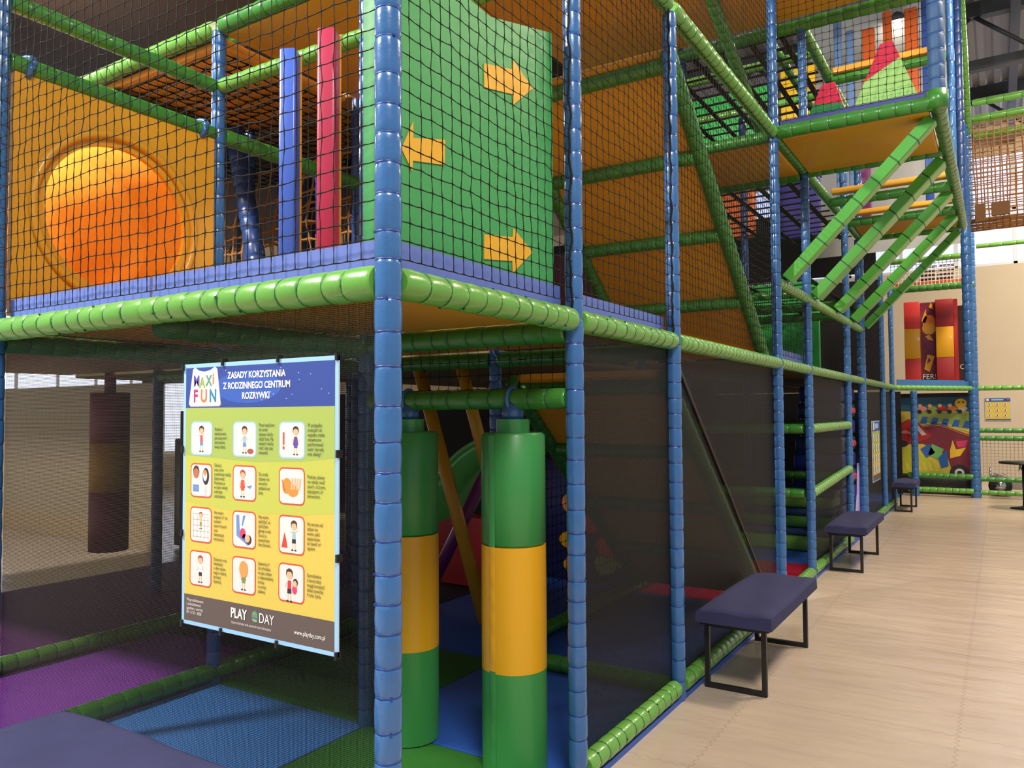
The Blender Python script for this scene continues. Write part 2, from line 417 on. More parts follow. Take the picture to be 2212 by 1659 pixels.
fmat(-3.6, -2.4, 1.7, 4.8, DM, 'charcoal foam floor mat behind the purple one')
fmat(-6.0, -3.6, .02, 4.8, mat('violet_foam_mat', (96, 48, 104), .75, .3), 'dark violet foam mat at the far left beyond the floor rail')
fmat(-1.2, -.06, 4.6, 6.6, RM, 'crimson crash mat inside the open bay beyond the first bench')
fmat(-2.4, -1.2, 4.8, 8.2, DM, 'charcoal foam mat left of the crimson crash mat')
fmat(-1.2, -.06, 6.6, 14.6, BM, 'blue foam floor strip along the far bays')

# ------------------------------------------------------------ posts of the outer frame
post(0, 0, 0, 4.3, 'nearest blue padded corner post, tied in many sleeves, left of the arrow panel', ties=True, n=20, r=.041)
post(0, 1.2, 0, 4.3, 'blue padded post at the right edge of the green arrow panel', ties=True, n=18)
post(0, 2.4, 0, 3.86, 'blue padded post at the upper end of the black diagonal edge', ties=True, n=16)
post(0, 4.8, 0, 5.6, 'tall blue padded post where the overhanging orange platform meets the facade')
post(0, 6.0, 0, 5.3, 'blue padded post right of the open bay with the crimson mat')
post(0, 8.25, 0, 3.86, 'thin blue padded post left of the dark blue climbing steps', seg=.12, n=10)
post(0, 9.35, 0, 3.86, 'blue padded post right of the dark blue climbing steps', r=.055, seg=.12, n=10)
post(0, 11.5, 0, 3.86, 'blue padded post beside the narrow yellow rules board, behind the farthest bench', seg=.12, n=10)
post(0, 12.75, 0, 3.86, 'last thin blue padded post of the long facade before the corner', seg=.12, n=10)
post(1.13, 14.7, 0, 8.0, 'thick far blue padded post between the car mural and the cream wall', r=.085, seg=.13, n=12)
post(.17, 14.5, 0, 1.95, 'short blue padded post in front of the left part of the car mural', r=.06, seg=.13, n=10)
post(1.2, 4.8, 3.94, 5.9, 'blue padded post standing on the outer corner of the overhanging platform', mat('steel_blue_vinyl', (50, 88, 134), .55), r=.06, seg=.12)
post(1.2, 7.2, 3.94, 6.4, 'blue padded post above the overhang, behind its corner post', r=.036, seg=.14, n=10)
post(1.2, 9.4, 3.94, 7.4, 'rear blue padded post at the end of the overhang', DBLUE, r=.05, seg=.14, n=10)
post(1.18, 11.08, 2.0, 7.9, 'bright blue padded post at the mouth of the rope bridge', r=.07, seg=.14, n=10)
post(-1.2, 1.2, 0, 3.9, 'blue padded post seen through black mesh between the rules board and the nearest post', n=12)
post(-2.4, 1.2, 0, 3.9, 'blue padded post at the right edge of the orange tunnel panel', n=14)
post(-2.4, 0, 0, 4.1, 'blue padded post at the left edge of the picture beside the orange tunnel panel', n=14)
post(-1.2, 2.4, 0, 3.9, 'blue padded post behind the gap between the two hanging striped bags', n=12)
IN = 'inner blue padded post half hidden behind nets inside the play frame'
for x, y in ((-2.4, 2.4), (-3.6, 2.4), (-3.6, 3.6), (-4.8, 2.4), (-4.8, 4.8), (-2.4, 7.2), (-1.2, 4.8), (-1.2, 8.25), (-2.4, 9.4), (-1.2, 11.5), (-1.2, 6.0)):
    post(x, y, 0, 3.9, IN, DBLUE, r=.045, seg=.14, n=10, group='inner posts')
for x, y in ((-1.2, 6.0), (-1.2, 8.25), (0, 8.25), (0, 9.4)):
    post(x, y, 3.9, 5.4, 'blue padded post on the second storey in front of the black strap net', DBLUE if x < 0 else BLUE, r=.045, seg=.14, n=10, group='second storey posts')

# ------------------------------------------------------------ rails of the outer frame
rail((0, 0, 1.985), (0, 1.2, 1.985), 'lime green deck rail right of the nearest post, below the arrow panel', ties=True, n=20, r=.05)
rail((0, 1.2, 1.985), (0, 2.4, 1.985), 'lime green deck rail between the two posts right of the arrow panel', ties=True, n=18, r=.05)
rail((0, 2.4, 1.985), (0, 4.8, 1.985), 'lime green deck rail above the black diagonal edge, below the upper ramp', ties=False, n=16, r=.048, seg=.09)
rail((0, 4.8, 1.985), (0, 6.0, 1.985), 'lime green deck rail over the open bay with the crimson mat')
rail((0, 6.0, 1.985), (0, 8.25, 1.985), 'lime green deck rail between the open bay and the climbing steps', seg=.12, n=12)
rail((0, 8.25, 1.985), (0, 12.9, 1.985), 'farthest lime green deck rail of the long facade, running to its corner', seg=.12, n=12)
rail((-1.2, 0, 1.985), (0, 0, 1.985), 'lime green deck rail above the rules board, left of the nearest post', ties=True, n=20, r=.052, trim=(0, .035))
rail((-2.4, 0, 1.985), (-1.2, 0, 1.985), 'lime green deck rail below the orange tunnel panel at the left', ties=True, n=18, r=.052, trim=(.035, 0))
rail((-6.0, 0, 1.985), (-2.4, 0, 1.985), 'lime green deck rail leaving the picture at the left edge', n=12)
for a, b, l in (((0, 1.25), (0, 2.35), 'lime green floor rail running from the front bay to the first bench'),
                ((0, 2.45), (0, 4.75), 'lime green floor rail passing behind the first bench'),
                ((0, 4.85), (0, 5.95), 'short lime green floor rail across the open bay'),
                ((0, 6.05), (0, 8.2), 'lime green floor rail behind the middle bench'),
                ((0, 9.4), (0, 12.9), 'lime green floor rail between the middle and the farthest bench')):
    rail((a[0], a[1], .075), (b[0], b[1], .075), l, r=.047, seg=.1, ties=a[1] < 2, trim=(0, 0))
tag(MB().box(-.045, .03, 1.24, 12.9, .0, .028).build('edge_strip', mat('blue_edge_strip', (44, 84, 170), .5)), 'blue floor edge strip under the green floor rails of the long facade', 'edge strip')
# corner towards the far wall
rail((0, 13.2, 1.985), (1.13, 14.7, 1.985), 'green deck rail in front of the red and yellow foam block', seg=.12, n=12, trim=(0, .05))
rail((1.13, 14.7, 1.985), (5, 14.7, 1.985), 'long green rail crossing the cream wall at deck height', seg=.14, n=10)
rail((0, 12.9, 1.985), (0, 13.25, 1.985), 'short green rail piece at the far corner of the facade', seg=.12, n=10, trim=(0, 0))
for z, r_, l in ((1.13, .05, 'green rail below the car mural at seat height'), (.12, .05, 'green floor rail below the car mural')):
    rail((.0, 14.6, z-.75 if z > 1 else z), (1.13, 14.6, z-.75 if z > 1 else z), l, DGREEN if z > 1 else GREEN, r=r_, seg=.12, n=10)
rail((1.13, 14.7, 1.22), (5, 14.7, 1.22), 'upper green rail of the pair below the small wall poster', DGREEN, seg=.14, n=10)
rail((1.13, 14.7, 1.08), (5, 14.7, 1.08), 'lower green rail of the pair below the small wall poster', DGREEN, seg=.14, n=10)
rail((1.13, 14.7, .34), (5, 14.7, .34), 'dark green rail near the floor right of the thick far post', DGREEN, seg=.14, n=10)
rail((1.13, 14.7, .1), (5, 14.7, .1), 'green floor rail right of the thick far post', GREEN, seg=.14, n=10)
rail((1.2, 14.7, 4.58), (5, 14.7, 4.58), 'thin green rail high on the cream wall below the rope bridge', GREEN, r=.04, seg=.2, n=10)
# upper storey rails
rail((0, 1.2, 3.9), (0, 2.4, 3.9), 'bright green upper rail cut by the top edge left of the orange ramp', r=.05)
rail((0, 2.4, 3.9), (0, 4.8, 3.9), 'long bright green upper rail descending towards the orange platform', r=.05, seg=.1, n=16)
rail((0, 4.8, 3.9), (0, 6.0, 3.9), 'green rail on the inner side under the orange platform', DGREEN, r=.045)
rail((0, 6.0, 3.9), (0, 9.4, 3.9), 'green rail running on behind the slatted green bars', DGREEN, r=.045, seg=.12)
rail((0, 4.8, 3.9), (1.2, 4.8, 3.9), 'green rail along the front edge of the orange platform', DGREEN, r=.055, seg=.13)
rail((1.2, 4.8, 3.9), (1.2, 9.4, 3.9), 'green outer rail of the overhang, falling towards the rope bridge', DGREEN, r=.055, seg=.14, trim=(0, 0))
rail((0, 6.0, 3.88), (1.2, 6.0, 3.88), 'green cross rail behind the orange platform', DGREEN, r=.05, seg=.13)
for i, y in enumerate((7.2, 8.3)):
    rail((0, y, 3.86), (1.2, y, 3.86), ('nearer', 'farther')[i]+' green cross rail below the thin orange boards of the overhang', DGREEN, r=.05, seg=.14, n=10)
rail((0, 9.4, 3.88), (1.2, 9.4, 3.88), 'last green cross rail at the far end of the overhang', DGREEN, r=.05, seg=.14, n=10)
rail((0, 4.8, 2.66), (0, 9.45, 2.66), 'pale green slanted-looking rail that carries the lower ends of the square green bars', GREEN, r=.045, seg=.09, n=12)
tag(MB().tube([(1.2, 4.8, 3.85), (1.2, 4.8, 3.98)], .075, 14).build('rail_joint', DGREEN), 'round green corner pad at the outer corner of the orange platform', 'joint pad')
# square padded bars of the slanted grille
for i, y in enumerate((5.0, 6.2, 7.4, 8.5, 9.42)):
    a = Vector((.05, y, 2.7)); b = Vector((1.15, y, 3.84)); d = (b-a); L = d.length; d.normalize(); w_ = Vector((0, 1, 0)); t = d.cross(w_)
    mb = MB(); k = 0; hs = (.07, .12, .12, .11, .05)[i]
    while k < L-.02:
        k1 = min(L, k+.2)
        for c0, c1, s_ in ((k, k+.006, .93), (k+.006, k1-.006, 1), (k1-.006, k1, .93)):
            vs = []
            for c in (c0, c1):
                for su, sv in ((-1, -1), (-.75, -1.12), (.75, -1.12), (1, -1), (1.0, 1), (.75, 1.12), (-.75, 1.12), (-1, 1)):
                    vs.append(a+d*c+w_*su*hs*s_+t*sv*.042*s_)
            mb.add(vs, [(j, (j+1) % 8, 8+(j+1) % 8, 8+j) for j in range(8)]+[tuple(range(7, -1, -1)), tuple(range(8, 16))], 0 if s_ == 1 else 1)
        k = k1
    o = mb.build('grille_bar', [mat('mid_green_vinyl', (80, 168, 60), .3, .5, .3), TIEG])
    tag(o, ('nearest', 'second', 'middle', 'fourth', 'farthest')[i]+' slanted green padded bar below the overhang, counted from the camera', 'bar', 'slanted green bars')

# ------------------------------------------------------------ kick boards and decks
def kick(a, b, label, z=2.03, h=.1, m=None):
    a = Vector((*a, z)); b = Vector((*b, z)); d = (b-a).normalized(); s = Vector((d.y, -d.x, 0))*.006
    o = MB().prism([a-s, b-s, b+s, a+s], (0, 0, h)).build('kick_board', m or LAV); tag(o, label, 'kick board')
kick((-.05, .04), (-.05, 1.16), 'periwinkle kick board below the green arrow panel')
kick((-.05, 1.24), (-.05, 2.36), 'periwinkle kick board between the posts right of the arrow panel', h=.09)
kick((-.05, 4.84), (-.05, 5.96), 'small periwinkle kick board above the open bay', h=.09)
kick((-1.25, .05), (-.04, .05), 'periwinkle kick board below the pink and blue columns')
kick((-2.36, .05), (-1.27, .05), 'darker periwinkle kick board below the orange tunnel panel')
kick((.05, 4.82), (1.16, 4.82), 'dark blue kick board on the front edge of the orange platform', z=3.95, h=.05, m=mat('indigo_board', (48, 56, 130), .5))
kick((.02, 13.28), (1.08, 14.68), 'blue kick board below the red and yellow foam block', m=BLUE)
board(-1.2, -.04, .04, 1.17, 2.03, 'orange deck panel over the entrance bay, seen from below')
board(-2.38, -1.22, .04, 1.17, 2.03, 'orange deck panel below the tunnel panel, seen from below')
board(-1.2, -.04, 1.23, 2.36, 2.03, 'orange deck panel behind the entrance bay')
board(-2.38, -1.22, 1.23, 2.36, 2.03, 'orange deck panel in front of the rope net')
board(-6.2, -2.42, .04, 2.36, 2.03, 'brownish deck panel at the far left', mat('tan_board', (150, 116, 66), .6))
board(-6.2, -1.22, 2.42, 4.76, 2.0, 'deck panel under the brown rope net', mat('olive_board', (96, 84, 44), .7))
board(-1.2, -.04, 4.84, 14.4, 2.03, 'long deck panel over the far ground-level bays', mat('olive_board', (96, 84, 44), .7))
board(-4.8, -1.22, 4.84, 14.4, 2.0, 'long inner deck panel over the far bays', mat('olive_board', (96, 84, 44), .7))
board(-1.2, -.04, 1.23, 2.36, 3.93, 'orange upper deck panel above the arrow panel')
board(-2.38, -1.22, 1.23, 3.6, 3.93, 'orange upper deck panel above the pink column')
board(-3.7, -2.42, 1.25, 2.3, 3.9, 'orange upper deck panel above the left net', mat('rust_board', (212, 146, 52), .6))
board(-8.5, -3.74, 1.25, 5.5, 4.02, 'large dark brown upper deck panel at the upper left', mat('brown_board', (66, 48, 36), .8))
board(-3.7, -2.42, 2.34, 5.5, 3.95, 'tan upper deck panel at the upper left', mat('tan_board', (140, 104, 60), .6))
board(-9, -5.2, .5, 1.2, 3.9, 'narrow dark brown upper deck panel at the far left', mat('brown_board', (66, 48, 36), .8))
board(.05, 1.14, 4.86, 5.95, 3.9, 'orange platform panel on the underside of the overhang', YPAN)
board(-1.2, -.04, 4.86, 5.95, 3.9, 'orange platform panel behind the facade, left of the tall post')
board(.05, 1.14, 8.4, 9.32, 3.93, 'far orange panel at the end of the overhang')
for i, y in enumerate((7.15, 8.25)):
    o = MB().box(.05, 1.15, y-.06, y+.05, 3.93, 3.985, 0, .01).build('edge_board', ORANGE); tag(o, ('nearer', 'farther')[i]+' thin orange board lying on a cross rail of the overhang', 'board')
board(-2.4, 1.14, 4.86, 5.92, 5.42, 'topmost orange deck panel cut by the upper picture edge')
rail((-2.4, 6.0, 5.33), (1.2, 6.0, 5.33), 'green cross rail below the topmost orange deck', DGREEN, r=.06, seg=.14)
rail((0, 6.0, 5.33), (0, 9.4, 5.33), 'green rail leading back from the topmost deck beside the foam pyramids', DGREEN, r=.055, seg=.13)
rail((-.35, 6.0, 5.36), (-.35, 9.4, 5.36), 'second green rail leading back from the topmost deck', DGREEN, r=.045, seg=.13)
for i, y in enumerate((7.4, 8.7)):
    rail((0, y, 5.28), (1.2, y, 5.28), ('nearer', 'farther')[i]+' green cross rail above the foam pyramids', DGREEN, r=.05, seg=.14, n=10)
    o = MB().box(.05, 1.15, y-.05, y+.04, 5.34, 5.41, 0, .01).build('edge_board', ORANGE); tag(o, ('nearer', 'farther')[i]+' orange board on a cross rail above the foam pyramids', 'board')

# ------------------------------------------------------------ beams inside
rail((-1.2, 1.2, 1.65), (0, 1.2, 1.65), 'green rail from which the two striped bags hang', DGREEN, r=.046, ties=True)
rail((-1.2, 1.2, 1.94), (0, 1.2, 1.94), 'green beam under the orange deck above the hanging bags', DGREEN, r=.05)
rail((-1.2, 2.4, 1.93), (0, 2.4, 1.93), 'darker green beam behind the entrance bay', DGREEN, r=.05, n=12)
rail((-2.4, 1.2, 1.93), (-1.2, 1.2, 1.93), 'green beam behind the top of the rules board', DGREEN, r=.05, n=12)
rail((-1.2, 0, 1.93), (-1.2, 1.2, 1.93), 'green beam under the deck running inwards above the rules board', DGREEN, r=.045, n=12)
rail((-2.4, 0, 1.93), (-2.4, 2.4, 1.93), 'green beam under the deck at the left, running inwards', DGREEN, r=.05, n=12)
rail((-4.8, 2.4, 1.93), (-1.2, 2.4, 1.93), 'long dark green beam under the deck at the left rear', DGREEN, r=.05, n=10)
rail((-2.4, .03, .085), (-2.4, 2.4, .085), 'green floor rail between the purple and the lit blue mat', DGREEN, r=.05, n=14)
rail((-3.6, .03, .085), (-3.6, 2.4, .085), 'bright green floor rail left of the purple mat', GREEN, r=.05, n=14)
rail((-1.2, 2.4, .07), (0, 2.4, .07), 'green floor rail behind the right striped bag', DGREEN, r=.05, n=12)
rail((-1.2, 2.4, .07), (-1.2, 4.8, .07), 'green floor rail deep inside right of the slide', DGREEN, r=.05, n=10)
rail((-2.4, 0, 3.27), (-2.4, 1.2, 3.27), 'green rail along the top of the orange tunnel panel', DGREEN, r=.045)
rail((-2.4, 0, 3.56), (-2.4, 1.2, 3.56), 'higher green rail parallel above the orange tunnel panel', DGREEN, r=.042)
rail((-2.4, 1.2, 3.56), (0, 1.2, 3.56), 'bright green rail above the pink and blue columns', GREEN, r=.042)
rail((-2.4, 1.2, 3.93), (0, 1.2, 3.93), 'highest green rail above the pink column', DGREEN, r=.05)
rail((-2.4, 1.2, 3.93), (-4.8, 1.2, 3.93), 'green beam under the upper deck behind the left net', GREEN, r=.05)
rail((-2.4, 1.2, 3.27), (-2.4, 3.6, 3.27), 'dark green rail behind the blue box column', DGREEN, r=.05)
rail((-3.6, 1.2, 3.8), (-3.6, 3.6, 3.8), 'dark green beam below the upper deck at the rear left', DGREEN, r=.05, n=10)
rail((-4.8, 1.2, 3.2), (-2.4, 1.2, 3.2), 'short lime green rail seen through the left net behind the panel', GREEN, r=.045)
rail((-1.2, 4.8, 3.88), (0, 4.8, 3.88), 'green cross rail left of the tall post above the orange panel', DGREEN, r=.05)
rail((-1.2, 6.0, 3.86), (0, 6.0, 3.86), 'green cross rail behind the inner orange platform panel', DGREEN, r=.055)
rail((-2.4, 3.6, 3.0), (-4.8, 3.6, 3.0), 'green rail at the top of the brown rope net', DGREEN, r=.05, n=10)
for y, z in ((6.0, 1.42), (8.25, 1.42), (6.0, .8), (8.25, .8)):
    rail((-2.4, y, z), (-.02, y, z), 'dark green inner cross rail seen through the open bay', DGREEN, r=.05, seg=.14, n=10, group='inner cross rails')
rail((0, 6.0, 1.42), (0, 8.25, 1.42), 'lime green rail at chest height between the open bay and the climbing steps', r=.047, seg=.1)
rail((0, 6.0, .8), (0, 8.25, .9), 'lime green rail at seat height behind the middle bench', r=.047, seg=.1)
# stacked step pads inside the open bay
for i, (y, z) in enumerate(((7.3, .18), (7.5, .38), (7.7, .58))):
    o = MB().box(-1.1, -.1, y, y+.5, z-.12 if i else .03, z, 0, .03).build('step_pad', GREEN if i != 1 else DGREEN); tag(o, ('lowest', 'middle', 'topmost')[i]+' green step pad behind the crimson mat', 'step pad')
    o = MB().box(-1.1, -.1, y+.12, y+.5, z+.002, z+.075, 0, .02).build('step_pad', DBLUE); tag(o, 'dark blue pad on the '+('lowest', 'middle', 'topmost')[i]+' green step', 'step pad')

# ------------------------------------------------------------ ramps with orange undersides
def ramp(y0, z0, y1, z1, x0, x1, label, lt):
    r_ = empty('play_ramp', (0, 0, 0)); tag(r_, label, 'ramp')
    n = Vector((0, z0-z1, y1-y0)).normalized()
    a = [Vector((x0+.04, y0, z0)), Vector((x1-.04, y0, z0)), Vector((x1-.04, y1, z1)), Vector((x0+.04, y1, z1))]
    MB().prism(a, n*.05).build('underside_panel', ORANGE, r_)
    for x in (x0, x1-.02): padded('side_tube', (x, y0, z0), (x, y1, z1), None, None, DGREEN, TIEG, .052, .1, 12, parent=r_)
    L = 4
    for k in range(L):
        t = (k+.08)/L*.98; y = y0+(y1-y0)*t; z = z0+(z1-z0)*t
        padded('cross_tube', (x0+.05, y, z-.03), (x1-.05, y, z-.03), None, None, DGREEN, TIEG, .048, .1, 10, parent=r_)
    return r_
ramp(2.55, 3.72, 4.62, 2.03, -1.2, -.05, 'upper ramp with a slanted orange underside crossed by green tubes', '')
rp = ramp(2.5, 1.80, 4.5, .14, -1.14, -.08, 'lower ramp behind the black mesh with a dark slanted underside', '')
# ------------------------------------------------------------ black mesh walls at ground level, with a bound diagonal edge
sheet('mesh_wall', [(-.02, 1.24, .1), (-.02, 2.36, .1), (-.02, 2.36, 1.94), (-.02, 1.24, 1.94)], FINE, 'fine black mesh wall between the two posts right of the striped bags', 'mesh wall')
sheet('mesh_wall', [(-.02, 2.44, .1), (-.02, 4.5, .1), (-.02, 2.44, 1.9)], FINE, 'triangular black mesh wall below the black diagonal edge, behind the first bench', 'mesh wall')
o = MB().tube([(-.01, 2.44, 1.9), (-.01, 4.5, .11)], .009, 6).build('bound_edge', mat('dark_bound_edge', (60, 50, 40), .5)); tag(o, 'thin black bound edge running diagonally down from the third post', 'edge binding')
sheet('mesh_wall', [(-.03, 2.46, 1.94), (-.03, 4.6, .1), (-.03, 4.74, .1), (-.03, 4.74, 1.94)], FINE, 'dark mesh wall above the black diagonal edge, left of the open bay', 'mesh wall')
sheet('mesh_wall', [(-.03, 6.05, .1), (-.03, 8.2, .1), (-.03, 8.2, 1.94), (-.03, 6.05, 1.94)], FINE, 'black mesh wall behind the middle bench', 'mesh wall')
sheet('mesh_wall', [(-.03, 9.4, .1), (-.03, 12.9, .1), (-.03, 12.9, 1.94), (-.03, 9.4, 1.94)], FINE, 'black mesh wall behind the narrow yellow rules board', 'mesh wall')
sheet('mesh_wall', [(-.05, .03, .03), (-2.36, .03, .03), (-2.36, .03, 1.94), (-.05, .03, 1.94)], FINEL, 'see-through black mesh behind the hanging rules board', 'mesh wall')
sheet('mesh_wall', [(-2.44, .03, .03), (-6, .03, .03), (-6, .03, 1.94), (-2.44, .03, 1.94)], FINEL, 'see-through black mesh at the left edge', 'mesh wall')

# ------------------------------------------------------------ square nets
H = 1.84
net((.012, .03, 2.06), Y_, Z_, 1.14, H+.1, 'black square net stretched over the green arrow panel', r=.0016)
net((.008, 1.24, 2.06), Y_, Z_, 1.12, H, 'black square net in front of the upper ramp, left bay')
net((.006, 2.44, 2.06), Y_, Z_, 2.3, H, 'black square net in front of the upper ramp, right bay', r=.0015)
net((0, 4.84, 2.06), Y_, Z_, 1.1, .58, 'black square net in the narrow bay below the slanted bars', r=.0014)
net((-2.36, -.012, 2.06), X_, Z_, 2.32, H+.1, 'wide black square net in front of the orange tunnel panel and the columns', r=.0016)
net((0, 2.44, 3.95), Y_, Z_, 2.3, 1.4, 'black square net above the long upper rail', r=.0015)
net((.05, 4.8, 4.0), X_, Z_, 1.1, 1.4, 'black square net in front of the foam pyramids', r=.0016)
net((-1.18, 1.25, 1.7), X_, Z_, 1.1, .2, 'narrow strip of square net above the rail that carries the striped bags', r=.0013)
net((-1.27, 2.5, .2), Y_, Z_, 2.1, 1.6, 'inner square net right of the striped bags', r=.0016, pitch=.07)
net((1.25, 14.72, .4), X_, Z_, 3, .64, 'pale grey net below the green rail pair', m=mat('grey_cord', (150, 146, 138), .7), pitch=.06, r=.003)
net((-.1, 13.9, 3.84), X_, Z_, 1.25, .44, 'white net above the red and yellow foam block', m=mat('white_cord', (222, 222, 220), .7), pitch=.06, r=.004)
# brown rope climbing net
net((-4.7, 2.45, 2.05), X_, Z_, 3.4, 1.5, 'brown knotted rope climbing net behind the columns', pitch=.13, r=.008, jit=.022, sag=.08, m=ROPE, name='rope_net', knot=1.8)
net((-4.7, 2.9, 2.05), X_, Z_, 3.4, 1.3, 'second brown rope climbing net behind the first', pitch=.13, r=.007, jit=.03, sag=.1, m=ROPE, name='rope_net', knot=1.8)
net((-2.5, 1.3, 3.84), (-1, 0, 0), Y_, 2.2, 2.1, 'coarse dark net below the upper left deck', pitch=.1, r=.004, jit=.012, name='rope_net')
# black strap floors
def straps(x0, x1, y0, y1, z, label, dx=.3, dy=.26):
    mb = MB(); x = x0
    while x <= x1+1e-3: mb.box(x-.03, x+.03, y0, y1, z, z+.006); x += dx
    y = y0
    while y <= y1+1e-3: mb.box(x0, x1, y-.028, y+.028, z+.007, z+.013); y += dy
    tag(mb.build('strap_net', WEB), label, 'strap net')
straps(-2.3, -.06, 6.1, 9.3, 3.88, 'black strap climbing floor of the second storey')
straps(-3.5, -.06, 6.1, 11.2, 5.3, 'black strap climbing floor of the third storey')
straps(-3.5, -.1, 6.4, 11, 2.95, 'black strap maze between the lower decks', .34, .3)
for k, y in enumerate((6.8, 8.0, 9.2)):
    rail((-3.6, y, 5.38), (-.02, y, 5.38), 'green rail crossing above the third-storey strap floor', GREEN, r=.05, seg=.14, n=10, group='rails over the strap floor')
    rail((-2.4, y+.3, 2.88), (-.02, y+.3, 2.88), 'dark green rail below the strap maze', DGREEN, r=.05, seg=.14, n=10, group='rails under the strap maze')

# ------------------------------------------------------------ orange tunnel panel
t = empty('tunnel_panel', (-2.4, .6, 2.03)); tag(t, 'large orange-yellow vinyl panel with a round tunnel mouth at the left', 'panel')
def ring_panel(y0, y1, z0, z1, cy, cz, r, x, n=48):
    """rectangle with a round hole, in local coordinates of the empty"""
    mb = MB(); inner = []; outer = []
    for i in range(n):
        a = 2*PI*i/n; c, s_ = math.cos(a), math.sin(a); inner.append((cy+r*c, cz+r*s_))
        k = min(((y1-cy) if c > 0 else (y0-cy))/c if abs(c) > 1e-6 else 1e9, ((z1-cz) if s_ > 0 else (z0-cz))/s_ if abs(s_) > 1e-6 else 1e9)
        outer.append((cy+k*c, cz+k*s_))
    for cyy in (y0, y1):
        for czz in (z0, z1):
            kk = min(range(n), key=lambda q: (math.atan2(czz-cz, cyy-cy)-2*PI*q/n+PI) % (2*PI)-PI if False else abs(((math.atan2(czz-cz, cyy-cy)-2*PI*q/n+PI) % (2*PI))-PI)); outer[kk] = (cyy, czz)
    outer2 = outer
    vs = []; fs = []
    for xx in (x, x-.03):
        vs += [(xx, a, b) for a, b in inner]+[(xx, a, b) for a, b in outer2]
    for i in range(n):
        j = (i+1) % n
        fs += [(i, n+i, n+j, j), (2*n+i, 2*n+j, 3*n+j, 3*n+i), (i, j, 2*n+j, 2*n+i), (n+i, 3*n+i, 3*n+j, n+j)]
    return mb.add(vs, fs)
WPAN = mat('wrinkled_orange_vinyl', (214, 152, 30), .42, .5, .2, .35, 3.2, .05, 3)
mb = ring_panel(-.55, .56, .03, 1.2, -.02, .59, .385, .02)
mb.build('cover', WPAN, t)
mb = MB(); ring = []
for i in range(49):
    a = 2*PI*i/48; ring.append((.03, -.02+.44*math.cos(a), .59+.44*math.sin(a)))
mb.tube(ring, .022, 8, cap=False); mb.build('raised_hem', WPAN, t)
ot = bpy.data.materials.new('translucent_orange_plastic'); ot.use_nodes = True; nt = ot.node_tree
pb = nt.nodes['Principled BSDF']; pb.inputs['Base Color'].default_value = (*lin((255, 168, 60)), 1); pb.inputs['Roughness'].default_value = .3
tl = nt.nodes.new('ShaderNodeBsdfTranslucent'); tl.inputs[0].default_value = (*lin((255, 176, 70)), 1)
mx = nt.nodes.new('ShaderNodeMixShader'); mx.inputs[0].default_value = .6
nt.links.new(pb.outputs[0], mx.inputs[1]); nt.links.new(tl.outputs[0], mx.inputs[2]); nt.links.new(mx.outputs[0], nt.nodes['Material Output'].inputs[0])
mb = MB(); n = 40; vs = []; fs = []
prof = [(.0, .39), (-.35, .39), (-.38, .40), (-.41, .39), (-1.1, .39), (-1.2, .36), (-1.27, .25), (-1.3, .02)]
for x, r in prof:
    for j in range(n):
        a = 2*PI*j/n; vs.append((x, -.02+r*math.cos(a), .59+r*math.sin(a)))
for i in range(len(prof)-1):
    for j in range(n): fs.append((i*n+j, (i+1)*n+j, (i+1)*n+(j+1) % n, i*n+(j+1) % n))
mb.add(vs, fs, 0, True); o = mb.build('tunnel_tube', ot, t)

# ------------------------------------------------------------ green arrow panel
t = empty('arrow_panel', (-.17, .17, 2.07)); t.rotation_euler = (0, 0, math.atan2(1.04, .14)); tag(t, 'big green foam panel with three yellow arrows behind the net', 'panel')
L = .945
mb = MB(); prof = [(0, 0), (L, 0), (L, 1.15), (.55, 1.065), (.4, 1.09), (0, 1.3)]
mb.prism([(a, .004, b) for a, b in prof], (0, .1, 0)); mb.build('foam_block', mat('spring_green_vinyl', (66, 158, 86), .42, .45, .12, .05, 6), t)
A = Art((0, 0, 0), (1, 0, 0), (0, 0, 1), .002)
AY = mat('arrow_yellow', (232, 172, 36), .5)
for pts in ([(.505, .77), (.677, .797), (.677, .753), (.807, .863), (.682, .938), (.677, .899), (.505, .864)],
            [(.288, .415), (.133, .392), (.130, .353), (.081, .421), (.135, .530), (.135, .473), (.291, .508)],
            [(.5, .104), (.668, .121), (.67, .073), (.797, .177), (.675, .255), (.671, .218), (.501, .2)]):
    o = MB().prism([(a, .003, b) for a, b in pts], (0, -.003, 0)).build('arrow', AY, t)

# ------------------------------------------------------------ columns behind the left net
def box_column(x, y, w, z0, z1, m, label, yaw_=0, name='foam_column'):
    t = empty(name, (x, y, z0), yaw_); tag(t, label, 'column')
    mb = MB(); mb.box(-w/2, w/2, -w/2, w/2, 0, z1-z0, 0, .012); mb.build('cover', m, t)
    mb = MB().box(w/2-.004, w/2+.004, w/2-.004, w/2+.004, 0, z1-z0); mb.build('piping', ORANGE, t); return t
BOXB = mat('royal_blue_vinyl', (58, 92, 190), .35, .5, .2); BOXP = mat('raspberry_vinyl', (172, 34, 72), .4, .45, .2)
box_column(-1.44, .9, .085, 2.04, 3.42, BOXB, 'square blue foam column left of the pink column', .5)
box_column(-1.17, .9, .09, 2.04, 3.45, BOXP, 'square raspberry pink foam column left of the green arrow panel', .5)
padded('padded_column', (-3.55, 2.2, 3.9), (-3.08, 2.2, 2.05), 'leaning dark blue padded column in front of the brown rope net', 'column', DBLUE, TIEB, .075, .1, 12)
padded('padded_column', (-2.42, 2.1, 3.3), (-2.36, 2.1, 2.05), 'thick dark blue padded column in the shadow right of the pink column', 'column', DBLUE, TIEB, .08, .11, 12)
